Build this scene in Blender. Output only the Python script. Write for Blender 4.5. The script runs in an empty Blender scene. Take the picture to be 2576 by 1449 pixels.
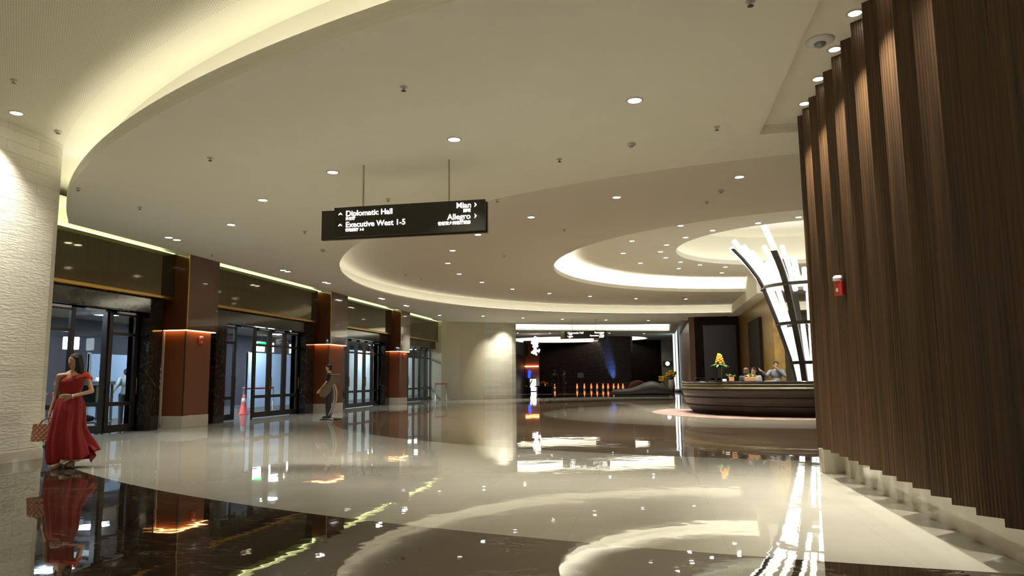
import bpy, bmesh, math, random
from mathutils import Vector, Matrix
random.seed(7)
S = bpy.context.scene
COL = S.collection
# ------------------------------------------------------------------ camera
F, YAW, PIT, ROL = 1818., math.radians(10.83), math.radians(7.08), math.radians(-.597)
fw = Vector((-math.sin(YAW)*math.cos(PIT), math.cos(YAW)*math.cos(PIT), math.sin(PIT)))
rt = Vector((math.cos(YAW), math.sin(YAW), 0)); up = rt.cross(fw)
c, s = math.cos(ROL), math.sin(ROL)
rr, uu = c*rt + s*up, -s*rt + c*up
cam_d = bpy.data.cameras.new('camera'); cam = bpy.data.objects.new('camera', cam_d); COL.objects.link(cam)
cam_d.sensor_width = 36; cam_d.lens = F/2576*36; cam_d.clip_start = .05; cam_d.clip_end = 300
M = Matrix((rr, uu, -fw)).transposed().to_4x4(); M.translation = (0, 0, 1.25)
cam.matrix_world = M
S.camera = cam
# ------------------------------------------------------------------ world, exposure
w = bpy.data.worlds.new('World'); S.world = w; w.use_nodes = True
w.node_tree.nodes['Background'].inputs[0].default_value = (.9, .85, .75, 1)
w.node_tree.nodes['Background'].inputs[1].default_value = .02
S.view_settings.view_transform = 'Standard'; S.view_settings.look = 'None'
S.view_settings.gamma = 1; S.view_settings.use_curve_mapping = False
S.view_settings.exposure = 0.54
S.cycles.use_denoising = True
S.cycles.max_bounces = 7; S.cycles.diffuse_bounces = 4; S.cycles.glossy_bounces = 3
S.cycles.transmission_bounces = 4; S.cycles.transparent_max_bounces = 10
S.cycles.sample_clamp_indirect = 5; S.cycles.sample_clamp_direct = 0
S.cycles.caustics_reflective = False; S.cycles.caustics_refractive = False
# strengths of the room's own lamps
WARM = (1.0, .94, .76); NEUT = (1.0, .96, .84); COOL = (.62, .78, 1.0)
E_COVE_A, E_COVE_B, E_COVE_C, E_COVE_D = 9, 5.2, 60, 6.5
E_DOWN = 14
P_DOWN = 850
# ------------------------------------------------------------------ materials
def nodes(name):
    m = bpy.data.materials.new(name); m.use_nodes = True
    nt = m.node_tree; return m, nt, nt.nodes['Principled BSDF']
def N(nt, t, **kw):
    n = nt.nodes.new(t)
    for k, v in kw.items(): setattr(n, k, v)
    return n
def mat(name, col, rough=.5, metal=0, spec=.5, coat=0, emis=0, ecol=None, noise=0, nscale=6, bump=0, bscale=40, aniso=None):
    m, nt, b = nodes(name)
    b.inputs['Base Color'].default_value = (*col, 1); b.inputs['Roughness'].default_value = rough
    b.inputs['Metallic'].default_value = metal; b.inputs['Specular IOR Level'].default_value = spec
    b.inputs['Coat Weight'].default_value = coat; b.inputs['Coat Roughness'].default_value = .03
    if emis:
        b.inputs['Emission Color'].default_value = (*(ecol or col), 1); b.inputs['Emission Strength'].default_value = emis
    tc = N(nt, 'ShaderNodeTexCoord')
    mp = N(nt, 'ShaderNodeMapping'); nt.links.new(tc.outputs['Object'], mp.inputs[0])
    if aniso: mp.inputs['Scale'].default_value = aniso
    if noise:
        n = N(nt, 'ShaderNodeTexNoise'); n.inputs['Scale'].default_value = nscale; n.inputs['Detail'].default_value = 4
        nt.links.new(mp.outputs[0], n.inputs['Vector'])
        mx = N(nt, 'ShaderNodeMix', data_type='RGBA')
        mx.inputs[6].default_value = (*[v*(1-noise) for v in col], 1)
        mx.inputs[7].default_value = (*[min(1, v*(1+noise)) for v in col], 1)
        nt.links.new(n.outputs['Fac'], mx.inputs[0]); nt.links.new(mx.outputs[2], b.inputs['Base Color'])
    if bump:
        n2 = N(nt, 'ShaderNodeTexNoise'); n2.inputs['Scale'].default_value = bscale; n2.inputs['Detail'].default_value = 3
        nt.links.new(mp.outputs[0], n2.inputs['Vector'])
        bp = N(nt, 'ShaderNodeBump'); bp.inputs['Strength'].default_value = bump; bp.inputs['Distance'].default_value = .01
        nt.links.new(n2.outputs['Fac'], bp.inputs['Height']); nt.links.new(bp.outputs[0], b.inputs['Normal'])
    return m
def emat(name, col, e):
    m = bpy.data.materials.new(name); m.use_nodes = True; nt = m.node_tree; nt.nodes.clear()
    o = N(nt, 'ShaderNodeOutputMaterial'); em = N(nt, 'ShaderNodeEmission')
    em.inputs[0].default_value = (*col, 1); em.inputs[1].default_value = e
    nt.links.new(em.outputs[0], o.inputs[0]); return m
def ramp(nt, src, stops, interp='LINEAR'):
    r = N(nt, 'ShaderNodeValToRGB'); r.color_ramp.interpolation = interp
    el = r.color_ramp.elements
    while len(el) < len(stops): el.new(.5)
    for e, (p, cc) in zip(el, stops): e.position = p; e.color = (*cc, 1) if len(cc) == 3 else cc
    nt.links.new(src, r.inputs[0]); return r
def mix(nt, fac, a, b):
    m = N(nt, 'ShaderNodeMix', data_type='RGBA')
    for i, v in ((0, fac), (6, a), (7, b)):
        if isinstance(v, (int, float)): m.inputs[i].default_value = v
        elif isinstance(v, tuple): m.inputs[i].default_value = (*v, 1)
        else: nt.links.new(v, m.inputs[i])
    return m.outputs[2]
def math_(nt, op, a, b=None):
    m = N(nt, 'ShaderNodeMath', operation=op)
    for i, v in ((0, a), (1, b)):
        if v is None: continue
        if isinstance(v, (int, float)): m.inputs[i].default_value = v
        else: nt.links.new(v, m.inputs[i])
    return m.outputs[0]
def glassmat(name, tint, refl=.08):
    m = bpy.data.materials.new(name); m.use_nodes = True; nt = m.node_tree; nt.nodes.clear()
    o = N(nt, 'ShaderNodeOutputMaterial'); t = N(nt, 'ShaderNodeBsdfTransparent'); g = N(nt, 'ShaderNodeBsdfGlossy')
    t.inputs[0].default_value = (*tint, 1); g.inputs['Roughness'].default_value = .02
    lw = N(nt, 'ShaderNodeLayerWeight'); f4 = math_(nt, 'ADD', math_(nt, 'MULTIPLY', math_(nt, 'POWER', lw.outputs['Facing'], 4.0), .7), .03)
    mx = N(nt, 'ShaderNodeMixShader'); nt.links.new(f4, mx.inputs[0])
    nt.links.new(t.outputs[0], mx.inputs[1]); nt.links.new(g.outputs[0], mx.inputs[2]); nt.links.new(mx.outputs[0], o.inputs[0])
    return m
OX, OY = 4.45, 26.3                      # centre of the lobby's concentric rings
def floor_material():
    m, nt, b = nodes('polished_marble_floor')
    g = N(nt, 'ShaderNodeNewGeometry'); pos = g.outputs['Position']
    sx = N(nt, 'ShaderNodeSeparateXYZ'); nt.links.new(pos, sx.inputs[0])
    dx = math_(nt, 'SUBTRACT', sx.outputs[0], OX); dy = math_(nt, 'SUBTRACT', sx.outputs[1], OY)
    r = math_(nt, 'SQRT', math_(nt, 'ADD', math_(nt, 'MULTIPLY', dx, dx), math_(nt, 'MULTIPLY', dy, dy)))
    n1 = N(nt, 'ShaderNodeTexNoise'); n1.inputs['Scale'].default_value = .9; n1.inputs['Detail'].default_value = 8; n1.inputs['Distortion'].default_value = 1.2
    nt.links.new(pos, n1.inputs['Vector'])
    # thin light veins: distance of a warped noise from its middle value
    mp = N(nt, 'ShaderNodeMapping'); mp.inputs['Rotation'].default_value = (0, 0, .5); mp.inputs['Scale'].default_value = (.8, 3.4, 1)
    nt.links.new(pos, mp.inputs[0])
    n2 = N(nt, 'ShaderNodeTexNoise'); n2.inputs['Scale'].default_value = 2.0; n2.inputs['Detail'].default_value = 9; n2.inputs['Distortion'].default_value = 1.3
    nt.links.new(mp.outputs[0], n2.inputs['Vector'])
    v = math_(nt, 'ABSOLUTE', math_(nt, 'SUBTRACT', n2.outputs['Fac'], .5))
    vein = ramp(nt, v, [(0, (1, 1, 1)), (.004, (.5, .5, .5)), (.010, (0, 0, 0))]).outputs[0]
    patch = ramp(nt, n1.outputs['Fac'], [(.44, (0, 0, 0)), (.58, (1, 1, 1))]).outputs[0]
    veinp = math_(nt, 'MULTIPLY', vein, patch)
    cream = mix(nt, n1.outputs['Fac'], (.36, .34, .275), (.47, .445, .37))
    cream = mix(nt, math_(nt, 'MULTIPLY', vein, .25), cream, (.30, .26, .19))
    brown = mix(nt, n1.outputs['Fac'], (.12, .08, .048), (.21, .15, .095))
    beige = mix(nt, n1.outputs['Fac'], (.25, .22, .165), (.33, .30, .23))
    dark = mix(nt, n1.outputs['Fac'], (.010, .007, .004), (.040, .028, .018))
    dark = mix(nt, math_(nt, 'MULTIPLY', veinp, .8), dark, (.42, .34, .24))
    c1 = mix(nt, math_(nt, 'GREATER_THAN', r, 8.3), beige, brown)
    c2 = mix(nt, math_(nt, 'GREATER_THAN', r, 15.02), c1, cream)
    c3 = mix(nt, math_(nt, 'GREATER_THAN', r, 21.2), c2, dark)
    door = math_(nt, 'LESS_THAN', sx.outputs[0], -12.0)
    c3 = mix(nt, math_(nt, 'LESS_THAN', sx.outputs[1], 3.0), c3, cream)  # unseen floor behind the view made cream to throw light up to the ceiling
    c4 = mix(nt, door, c3, cream)
    strip = math_(nt, 'MULTIPLY', math_(nt, 'GREATER_THAN', sx.outputs[1], 52.0), math_(nt, 'LESS_THAN', sx.outputs[1], 55.5))
    c5 = mix(nt, strip, c4, cream)
    # tile joints every 1.2 m
    fx = math_(nt, 'ABSOLUTE', math_(nt, 'SUBTRACT', math_(nt, 'FRACT', math_(nt, 'DIVIDE', math_(nt, 'ADD', sx.outputs[0], 40.3), 1.2)), .5))
    fy = math_(nt, 'ABSOLUTE', math_(nt, 'SUBTRACT', math_(nt, 'FRACT', math_(nt, 'DIVIDE', math_(nt, 'ADD', sx.outputs[1], 40.1), 1.2)), .5))
    j = math_(nt, 'GREATER_THAN', math_(nt, 'MAXIMUM', fx, fy), .4985)
    c6 = mix(nt, math_(nt, 'MULTIPLY', j, .35), c5, (.2, .16, .11))
    nt.links.new(c6, b.inputs['Base Color'])
    b.inputs['Roughness'].default_value = .018; b.inputs['IOR'].default_value = 1.85
    # slow waviness of hand polished slabs
    n3 = N(nt, 'ShaderNodeTexNoise'); n3.inputs['Scale'].default_value = 1.7; n3.inputs['Detail'].default_value = 3
    nt.links.new(pos, n3.inputs['Vector'])
    bp = N(nt, 'ShaderNodeBump'); bp.inputs['Strength'].default_value = 1; bp.inputs['Distance'].default_value = .0016
    nt.links.new(n3.outputs['Fac'], bp.inputs['Height']); nt.links.new(bp.outputs[0], b.inputs['Normal'])
    return m
def stone_material():
    m, nt, b = nodes('split_face_stone')
    uv = N(nt, 'ShaderNodeUVMap')
    nz = N(nt, 'ShaderNodeTexNoise'); nz.inputs['Scale'].default_value = 2.2; nt.links.new(uv.outputs[0], nz.inputs['Vector'])
    br = N(nt, 'ShaderNodeTexBrick'); br.inputs['Scale'].default_value = 1
    br.inputs['Brick Width'].default_value = 1.7; br.inputs['Row Height'].default_value = .19
    br.inputs['Mortar Size'].default_value = .006; br.inputs['Mortar Smooth'].default_value = .6; br.offset = .37
    br.inputs['Color1'].default_value = (.54, .52, .44, 1); br.inputs['Color2'].default_value = (.62, .60, .52, 1); br.inputs['Mortar'].default_value = (.50, .48, .41, 1)
    nt.links.new(uv.outputs[0], br.inputs['Vector'])
    mp = N(nt, 'ShaderNodeMapping'); mp.inputs['Scale'].default_value = (1, 3, 1); nt.links.new(uv.outputs[0], mp.inputs[0])
    n2 = N(nt, 'ShaderNodeTexNoise'); n2.inputs['Scale'].default_value = 9; n2.inputs['Detail'].default_value = 6; nt.links.new(mp.outputs[0], n2.inputs['Vector'])
    h = math_(nt, 'ADD', math_(nt, 'MULTIPLY', n2.outputs['Fac'], 1.1), math_(nt, 'MULTIPLY', br.outputs['Fac'], -.4))
    bp = N(nt, 'ShaderNodeBump'); bp.inputs['Strength'].default_value = .8; bp.inputs['Distance'].default_value = .015
    nt.links.new(h, bp.inputs['Height']); nt.links.new(bp.outputs[0], b.inputs['Normal'])
    nt.links.new(br.outputs['Color'], b.inputs['Base Color']); b.inputs['Roughness'].default_value = .8
    return m
def wood_material():
    m, nt, b = nodes('dark_ribbed_wood')
    uv = N(nt, 'ShaderNodeUVMap')
    mp = N(nt, 'ShaderNodeMapping'); mp.inputs['Scale'].default_value = (26, .35, 1); nt.links.new(uv.outputs[0], mp.inputs[0])
    n = N(nt, 'ShaderNodeTexNoise'); n.inputs['Scale'].default_value = 1.6; n.inputs['Detail'].default_value = 6; nt.links.new(mp.outputs[0], n.inputs['Vector'])
    cc = ramp(nt, n.outputs['Fac'], [(.3, (.034, .018, .007)), (.55, (.082, .039, .012)), (.75, (.135, .064, .019))]).outputs[0]
    nt.links.new(cc, b.inputs['Base Color'])
    wv = N(nt, 'ShaderNodeTexWave'); wv.inputs['Scale'].default_value = 14; wv.inputs['Distortion'].default_value = .3; wv.bands_direction = 'X'
    nt.links.new(uv.outputs[0], wv.inputs['Vector'])
    h = math_(nt, 'ADD', wv.outputs['Fac'], math_(nt, 'MULTIPLY', n.outputs['Fac'], .8))
    bp = N(nt, 'ShaderNodeBump'); bp.inputs['Strength'].default_value = .35; bp.inputs['Distance'].default_value = .008
    nt.links.new(h, bp.inputs['Height']); nt.links.new(bp.outputs[0], b.inputs['Normal'])
    b.inputs['Roughness'].default_value = .42
    return m
def perforated_material():
    m, nt, b = nodes('perforated_ceiling_panel')
    g = N(nt, 'ShaderNodeNewGeometry'); mp = N(nt, 'ShaderNodeMapping'); mp.inputs['Rotation'].default_value = (0, 0, .0)
    mp.inputs['Scale'].default_value = (28, 28, 28); nt.links.new(g.outputs['Position'], mp.inputs[0])
    sx = N(nt, 'ShaderNodeSeparateXYZ'); nt.links.new(mp.outputs[0], sx.inputs[0])
    a = math_(nt, 'SUBTRACT', math_(nt, 'FRACT', sx.outputs[0]), .5); bb = math_(nt, 'SUBTRACT', math_(nt, 'FRACT', sx.outputs[1]), .5)
    d = math_(nt, 'ADD', math_(nt, 'MULTIPLY', a, a), math_(nt, 'MULTIPLY', bb, bb))
    hole = math_(nt, 'LESS_THAN', d, .045)
    s2 = N(nt, 'ShaderNodeSeparateXYZ'); nt.links.new(g.outputs['Position'], s2.inputs[0])
    dx = math_(nt, 'SUBTRACT', s2.outputs[0], OX); dy = math_(nt, 'SUBTRACT', s2.outputs[1], OY)
    r = math_(nt, 'SQRT', math_(nt, 'ADD', math_(nt, 'MULTIPLY', dx, dx), math_(nt, 'MULTIPLY', dy, dy)))
    k = math_(nt, 'MULTIPLY', hole, math_(nt, 'GREATER_THAN', r, 21.35))
    cc = mix(nt, math_(nt, 'MULTIPLY', k, .6), (.80, .77, .64), (.20, .19, .13))
    nt.links.new(cc, b.inputs['Base Color']); b.inputs['Roughness'].default_value = .9
    return m
def marble_dark():
    m, nt, b = nodes('dark_veined_marble')
    g = N(nt, 'ShaderNodeNewGeometry')
    n1 = N(nt, 'ShaderNodeTexNoise'); n1.inputs['Scale'].default_value = 1.4; n1.inputs['Detail'].default_value = 8; n1.inputs['Distortion'].default_value = 2.2
    nt.links.new(g.outputs['Position'], n1.inputs['Vector'])
    v = math_(nt, 'ABSOLUTE', math_(nt, 'SUBTRACT', n1.outputs['Fac'], .53))
    cc = ramp(nt, v, [(0, (.10, .08, .05)), (.004, (.03, .024, .016)), (.03, (.014, .011, .008))]).outputs[0]
    nt.links.new(cc, b.inputs['Base Color']); b.inputs['Roughness'].default_value = .08
    return m
def scale_tile_material():
    m, nt, b = nodes('dark_scale_tiles')
    uv = N(nt, 'ShaderNodeUVMap')
    br = N(nt, 'ShaderNodeTexBrick'); br.inputs['Scale'].default_value = 1; br.inputs['Brick Width'].default_value = .34; br.inputs['Row Height'].default_value = .15
    br.inputs['Mortar Size'].default_value = .035; br.inputs['Mortar Smooth'].default_value = 1
    br.inputs['Color1'].default_value = (.028, .011, .007, 1); br.inputs['Color2'].default_value = (.030, .014, .009, 1); br.inputs['Mortar'].default_value = (.004, .002, .002, 1)
    nt.links.new(uv.outputs[0], br.inputs['Vector']); nt.links.new(br.outputs['Color'], b.inputs['Base Color'])
    bp = N(nt, 'ShaderNodeBump'); bp.inputs['Strength'].default_value = 1; bp.inputs['Distance'].default_value = .05; bp.invert = True
    nt.links.new(br.outputs['Fac'], bp.inputs['Height']); nt.links.new(bp.outputs[0], b.inputs['Normal'])
    b.inputs['Roughness'].default_value = .45; b.inputs['Specular IOR Level'].default_value = .2
    return m
MT = dict(
    ceil=mat('ceiling_paint', (.88, .86, .76), .9, noise=.03, nscale=2),
    ceil_in=mat('cove_paint', (.84, .82, .73), .9),
    floor=floor_material(), stone=stone_material(), wood=wood_material(), perf=perforated_material(), marb=marble_dark(), scales=scale_tile_material(),
    base=mat('cream_marble', (.52, .48, .39), .05, noise=.12, nscale=3),
    plaster=mat('cream_plaster', (.52, .48, .36), .35, noise=.05),
    lacq=mat('brown_lacquer', (.085, .028, .012), .12, coat=.5),
    copper=mat('copper_brown_panel', (.15, .047, .017), .5, spec=.25),
    gold=mat('brass', (.50, .30, .08), .25, metal=1),
    goldwall=mat('gold_leaf_panel', (.34, .21, .055), .3, metal=.35, noise=.7, nscale=3, bump=.6, bscale=6),
    frieze=mat('bronze_mirror_glass', (.10, .085, .045), .06, metal=.75, noise=.25, nscale=3, aniso=(1, 6, .2)),
    black=mat('black_metal', (.012, .011, .010), .3), blackgloss=mat('black_gloss', (.01, .01, .012), .05, coat=.5),
    door=mat('dark_bronze_frame', (.022, .018, .014), .28, metal=.3),
    steel=mat('brushed_steel', (.60, .60, .60), .35, metal=.7), grey=mat('grey_plastic', (.25, .27, .28), .5),
    white=mat('white_paint', (.75, .75, .74), .5), lightgrey=mat('fitting_white', (.5, .48, .42), .4),
    red=mat('red_plastic', (.45, .03, .02), .35), clear=mat('clear_lens', (.8, .8, .8), .1),
    glass=glassmat('door_glass', (.92, .95, .95)), glassb=glassmat('greenish_glass', (.80, .92, .88)),
    signbody=mat('sign_dark_bronze', (.022, .018, .011), .35), signback=mat('sign_brown_back', (.035, .024, .016), .4),
    signtxt=emat('sign_letters_lit', (1, .98, .92), 2.0),
    rod=mat('painted_rod', (.45, .41, .30), .5),
    down=emat('downlight_lens', (1, .95, .86), E_DOWN), down_w=emat('white_downlight_lens', (.95, .97, 1), 14),
    coveA=emat('cove_strip_a', WARM, E_COVE_A), coveB=emat('cove_strip_b', WARM, E_COVE_B), coveC=emat('cove_strip_c', NEUT, E_COVE_C), coveF=emat('cove_strip_far', NEUT, 20), coveD=emat('cove_strip_d', WARM, E_COVE_D),
    slot=emat('facade_slot_strip', (.78, .85, .38), 3.6), amber=emat('amber_strip', (1, .42, .14), 9), amberdot=emat('amber_uplight', (1, .30, .07), .8),
    tube=emat('white_light_tube', (1, .98, .90), 2.2), coolp=emat('cool_ceiling_panel', (.66, .82, 1), 110), lantern=emat('lit_shade', (1, .97, .9), 3),
    green=emat('exit_green', (.02, .8, .22), 1.5), bluelit=emat('blue_screen', (.03, .08, .9), 1.2), neon=emat('glass_edge_lit', (.80, .95, .92), 1.3),
    screen=emat('lit_white_sign', (.75, .88, 1), 5), icon=emat('lit_icon', (1, 1, 1), 2),
    carpet=mat('patterned_carpet', (.17, .11, .09), .95, noise=.75, nscale=1.6),
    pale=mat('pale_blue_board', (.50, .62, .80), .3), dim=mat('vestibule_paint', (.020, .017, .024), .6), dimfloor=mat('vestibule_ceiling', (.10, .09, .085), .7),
    deskwood=mat('dark_stained_wood', (.014, .0075, .004), .38, noise=.5, nscale=2, aniso=(1, 1, 6)), deskgold=mat('olive_gold_band', (.085, .07, .028), .4, noise=.4, nscale=3),
    orange=mat('orange_petals', (.85, .28, .02), .5), yellow=mat('yellow_petals', (.85, .50, .03), .5), leaf=mat('green_leaves', (.05, .16, .03), .45), leaf2=mat('pale_green_leaves', (.25, .32, .10), .5),
    terra=mat('terracotta', (.50, .24, .13), .6), sofa=mat('dark_leather', (.010, .007, .005), .65), sofared=mat('red_upholstery', (.16, .03, .02), .8),
    skin=mat('skin', (.48, .27, .17), .5), skin2=mat('tan_skin', (.36, .19, .12), .5), hair=mat('black_hair', (.006, .004, .004), .7), hairb=mat('brown_hair', (.09, .045, .03), .5),
    dress=mat('red_crepe', (.22, .004, .006), .8, noise=.2, nscale=8), lining=mat('nude_lining', (.55, .42, .30), .7), strap=mat('orange_red_chiffon', (.62, .05, .02), .6),
    cloth_b=mat('black_cloth', (.014, .014, .017), .7), cloth_s=mat('dark_suit', (.018, .015, .016), .8), cloth_w=mat('pale_shirt', (.42, .44, .48), .7), cloth_g=mat('grey_suit', (.16, .17, .19), .7), cloth_gg=mat('grey_green_shirt', (.30, .35, .33), .7),
    bag=mat('quilted_tan_leather', (.34, .15, .085), .4), shoe=mat('tan_sandal', (.22, .13, .07), .4), shoeb=mat('black_shoe', (.01, .01, .01), .25),
    board=mat('brown_board', (.16, .11, .065), .5), brownwood=mat('brown_wood_panel', (.16, .07, .03), .4, noise=.4, nscale=2, aniso=(6, 6, .5)), cone=mat('pink_red_cone', (.75, .12, .1), .5), paper=mat('paper_white', (.8, .8, .8), .6), yellowl=mat('yellow_label', (.8, .5, .03), .5),
    redwall=mat('red_brown_panel', (.22, .08, .05), .3), darkwall=mat('dark_brown_panel', (.014, .008, .005), .6, spec=.15, noise=.3, nscale=1),
    crystal=emat('glowing_crystal', (1, .86, .78), 2.2), belt=mat('red_belt', (.5, .01, .02), .6), eye=mat('eye_dark', (.02, .012, .01), .2), eyew=mat('eye_white', (.6, .57, .53), .3), lips=mat('lips', (.35, .06, .06), .4),
)
# ------------------------------------------------------------------ mesh helpers
def tag(o, label=None, cat=None, group=None, kind=None):
    if label: o['label'] = label
    if cat: o['category'] = cat
    if group: o['group'] = group
    if kind: o['kind'] = kind
    return o
def thing(name, label, cat, loc=(0, 0, 0), rz=0, group=None, kind=None):
    o = bpy.data.objects.new(name, None); COL.objects.link(o); o.location = loc; o.rotation_euler = (0, 0, rz)
    o.empty_display_size = .1
    return tag(o, label, cat, group, kind)
class MB:
    def __init__(s): s.v = []; s.f = []; s.uv = []
    def add(s, vs, fs, uvs=None):
        b = len(s.v); s.v += [tuple(v) for v in vs]; s.f += [tuple(i+b for i in f) for f in fs]
        s.uv += (uvs if uvs else [None]*len(fs))
    def box(s, x0, x1, y0, y1, z0, z1, m=None):
        vs = [Vector((x, y, z)) for x in (x0, x1) for y in (y0, y1) for z in (z0, z1)]
        if m is not None: vs = [m @ v for v in vs]
        s.add(vs, [(0, 1, 3, 2), (4, 6, 7, 5), (0, 4, 5, 1), (2, 3, 7, 6), (0, 2, 6, 4), (1, 5, 7, 3)]); return s
    def tube(s, pts, r, n=10, cap=True):
        pts = [Vector(p) for p in pts]; rs = r if isinstance(r, (list, tuple)) else [r]*len(pts)
        rings = []; a = None
        for i, p in enumerate(pts):
            d = (pts[min(i+1, len(pts)-1)] - pts[max(i-1, 0)]).normalized()
            if a is None: a = d.orthogonal().normalized()
            a = (a - d*a.dot(d)).normalized(); bb = d.cross(a)
            rings.append([p + (a*math.cos(t)+bb*math.sin(t))*rs[i] for t in [2*math.pi*k/n for k in range(n)]])
        vs = [v for rg in rings for v in rg]; fs = []
        for i in range(len(pts)-1):
            for k in range(n): fs.append((i*n+k, i*n+(k+1) % n, (i+1)*n+(k+1) % n, (i+1)*n+k))
        if cap: fs.append(tuple(range(n-1, -1, -1))); fs.append(tuple((len(pts)-1)*n+k for k in range(n)))
        s.add(vs, fs); return s
    def lathe(s, prof, n=24, c=(0, 0, 0), m=None, sq=1):
        vs = []; fs = []
        for (r, z) in prof:
            for k in range(n):
                t = 2*math.pi*k/n; v = Vector((r*math.cos(t), r*sq*math.sin(t), z))
                if m is not None: v = m @ v
                vs.append(v + Vector(c))
        for i in range(len(prof)-1):
            for k in range(n): fs.append((i*n+k, i*n+(k+1) % n, (i+1)*n+(k+1) % n, (i+1)*n+k))
        fs.append(tuple(range(n-1, -1, -1))); fs.append(tuple((len(prof)-1)*n+k for k in range(n)))
        s.add(vs, fs); return s
    def ell(s, c, r, m=None, n=14, k=9):
        prof = [(math.sin(math.pi*i/k), -math.cos(math.pi*i/k)) for i in range(1, k)]
        vs = []; fs = []
        for (a, z) in prof:
            for j in range(n):
                t = 2*math.pi*j/n; v = Vector((a*math.cos(t)*r[0], a*math.sin(t)*r[1], z*r[2]))
                if m is not None: v = m @ v
                vs.append(v+Vector(c))
        L = len(prof)
        for i in range(L-1):
            for j in range(n): fs.append((i*n+j, i*n+(j+1) % n, (i+1)*n+(j+1) % n, (i+1)*n+j))
        for zz, row in ((-1, 0), (1, L-1)):
            v = Vector((0, 0, zz*r[2]));
            if m is not None: v = m @ v
            vs.append(v+Vector(c)); q = len(vs)-1
            for j in range(n):
                a, b = row*n+j, row*n+(j+1) % n
                fs.append((q, b, a) if zz < 0 else (q, a, b))
        s.add(vs, fs); return s
    def cone(s, p0, r0, p1, r1, n=12):           # tapered limb with round ends
        p0, p1 = Vector(p0), Vector(p1); d = (p1-p0)
        if d.length < 1e-6: return s
        d.normalize(); pts = []; rs = []
        for a in (0.02, .3, .6, .85): pts.append(p0 - d*r0*math.cos(a*math.pi/2)); rs.append(r0*math.sin(a*math.pi/2))
        pts.append(p0); rs.append(r0); pts.append(p1); rs.append(r1)
        for a in (.85, .6, .3, .02): pts.append(p1 + d*r1*math.cos(a*math.pi/2)); rs.append(r1*math.sin(a*math.pi/2))
        return s.tube(pts, rs, n)
    def build(s, name, m, parent=None, smooth=False, loc=None, bevel=0):
        me = bpy.data.meshes.new(name); me.from_pydata(s.v, [], s.f)
        if any(u is not None for u in s.uv):
            ul = me.uv_layers.new(name='UVMap')
            for p, u in zip(me.polygons, s.uv):
                if u:
                    for li, q in zip(p.loop_indices, u): ul.data[li].uv = q
        if smooth: me.polygons.foreach_set('use_smooth', [True]*len(me.polygons))
        me.materials.append(m); o = bpy.data.objects.new(name, me); COL.objects.link(o)
        if parent: o.parent = parent
        if loc: o.location = loc
        if bevel:
            b = o.modifiers.new('bevel', 'BEVEL'); b.width = bevel; b.segments = 2; b.limit_method = 'ANGLE'
        me.update(); return o
    def organic(s, name, m, parent=None, voxel=.012, sm=6, loc=None):   # fuse the pieces into one continuous skin
        o = s.build(name, m, parent, True, loc)
        r = o.modifiers.new('remesh', 'REMESH'); r.mode = 'VOXEL'; r.voxel_size = voxel; r.use_smooth_shade = True
        q = o.modifiers.new('smooth', 'SMOOTH'); q.factor = .5; q.iterations = sm
        return o
def struct(o): o['kind'] = 'structure'; return o
def plate(name, outer, holes, z0, z1, m, parent=None):
    cu = bpy.data.curves.new(name, 'CURVE'); cu.dimensions = '2D'; cu.fill_mode = 'BOTH'
    for lp in [outer]+holes:
        sp = cu.splines.new('POLY'); sp.points.add(len(lp)-1)
        for p, q in zip(sp.points, lp): p.co = (q[0], q[1], 0, 1)
        sp.use_cyclic_u = True
    t = bpy.data.objects.new('t', cu); COL.objects.link(t)
    bpy.context.view_layer.update()
    me = bpy.data.meshes.new_from_object(t.evaluated_get(bpy.context.evaluated_depsgraph_get()))
    bpy.data.objects.remove(t); bpy.data.curves.remove(cu)
    bm = bmesh.new(); bm.from_mesh(me)
    bmesh.ops.remove_doubles(bm, verts=bm.verts, dist=1e-4)
    g = bmesh.ops.extrude_face_region(bm, geom=bm.faces[:], use_keep_orig=True)
    for v in [e for e in g['geom'] if isinstance(e, bmesh.types.BMVert)]: v.co.z += z1-z0
    bmesh.ops.recalc_face_normals(bm, faces=bm.faces[:])
    for f in bm.faces: f.smooth = False; f.material_index = 0
    me = bpy.data.meshes.new(name); bm.to_mesh(me); bm.free(); me.materials.append(m)
    o = bpy.data.objects.new(name, me); COL.objects.link(o); o.location = (0, 0, z0)
    if parent: o.parent = parent
    return o
def circle(cx, cy, r, n=192, a0=0, a1=360, ry=None):
    full = abs(a1-a0) >= 360
    return [(cx+r*math.cos(math.radians(a0+(a1-a0)*i/n)), cy+(ry or r)*math.sin(math.radians(a0+(a1-a0)*i/n))) for i in range(n if full else n+1)]
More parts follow.
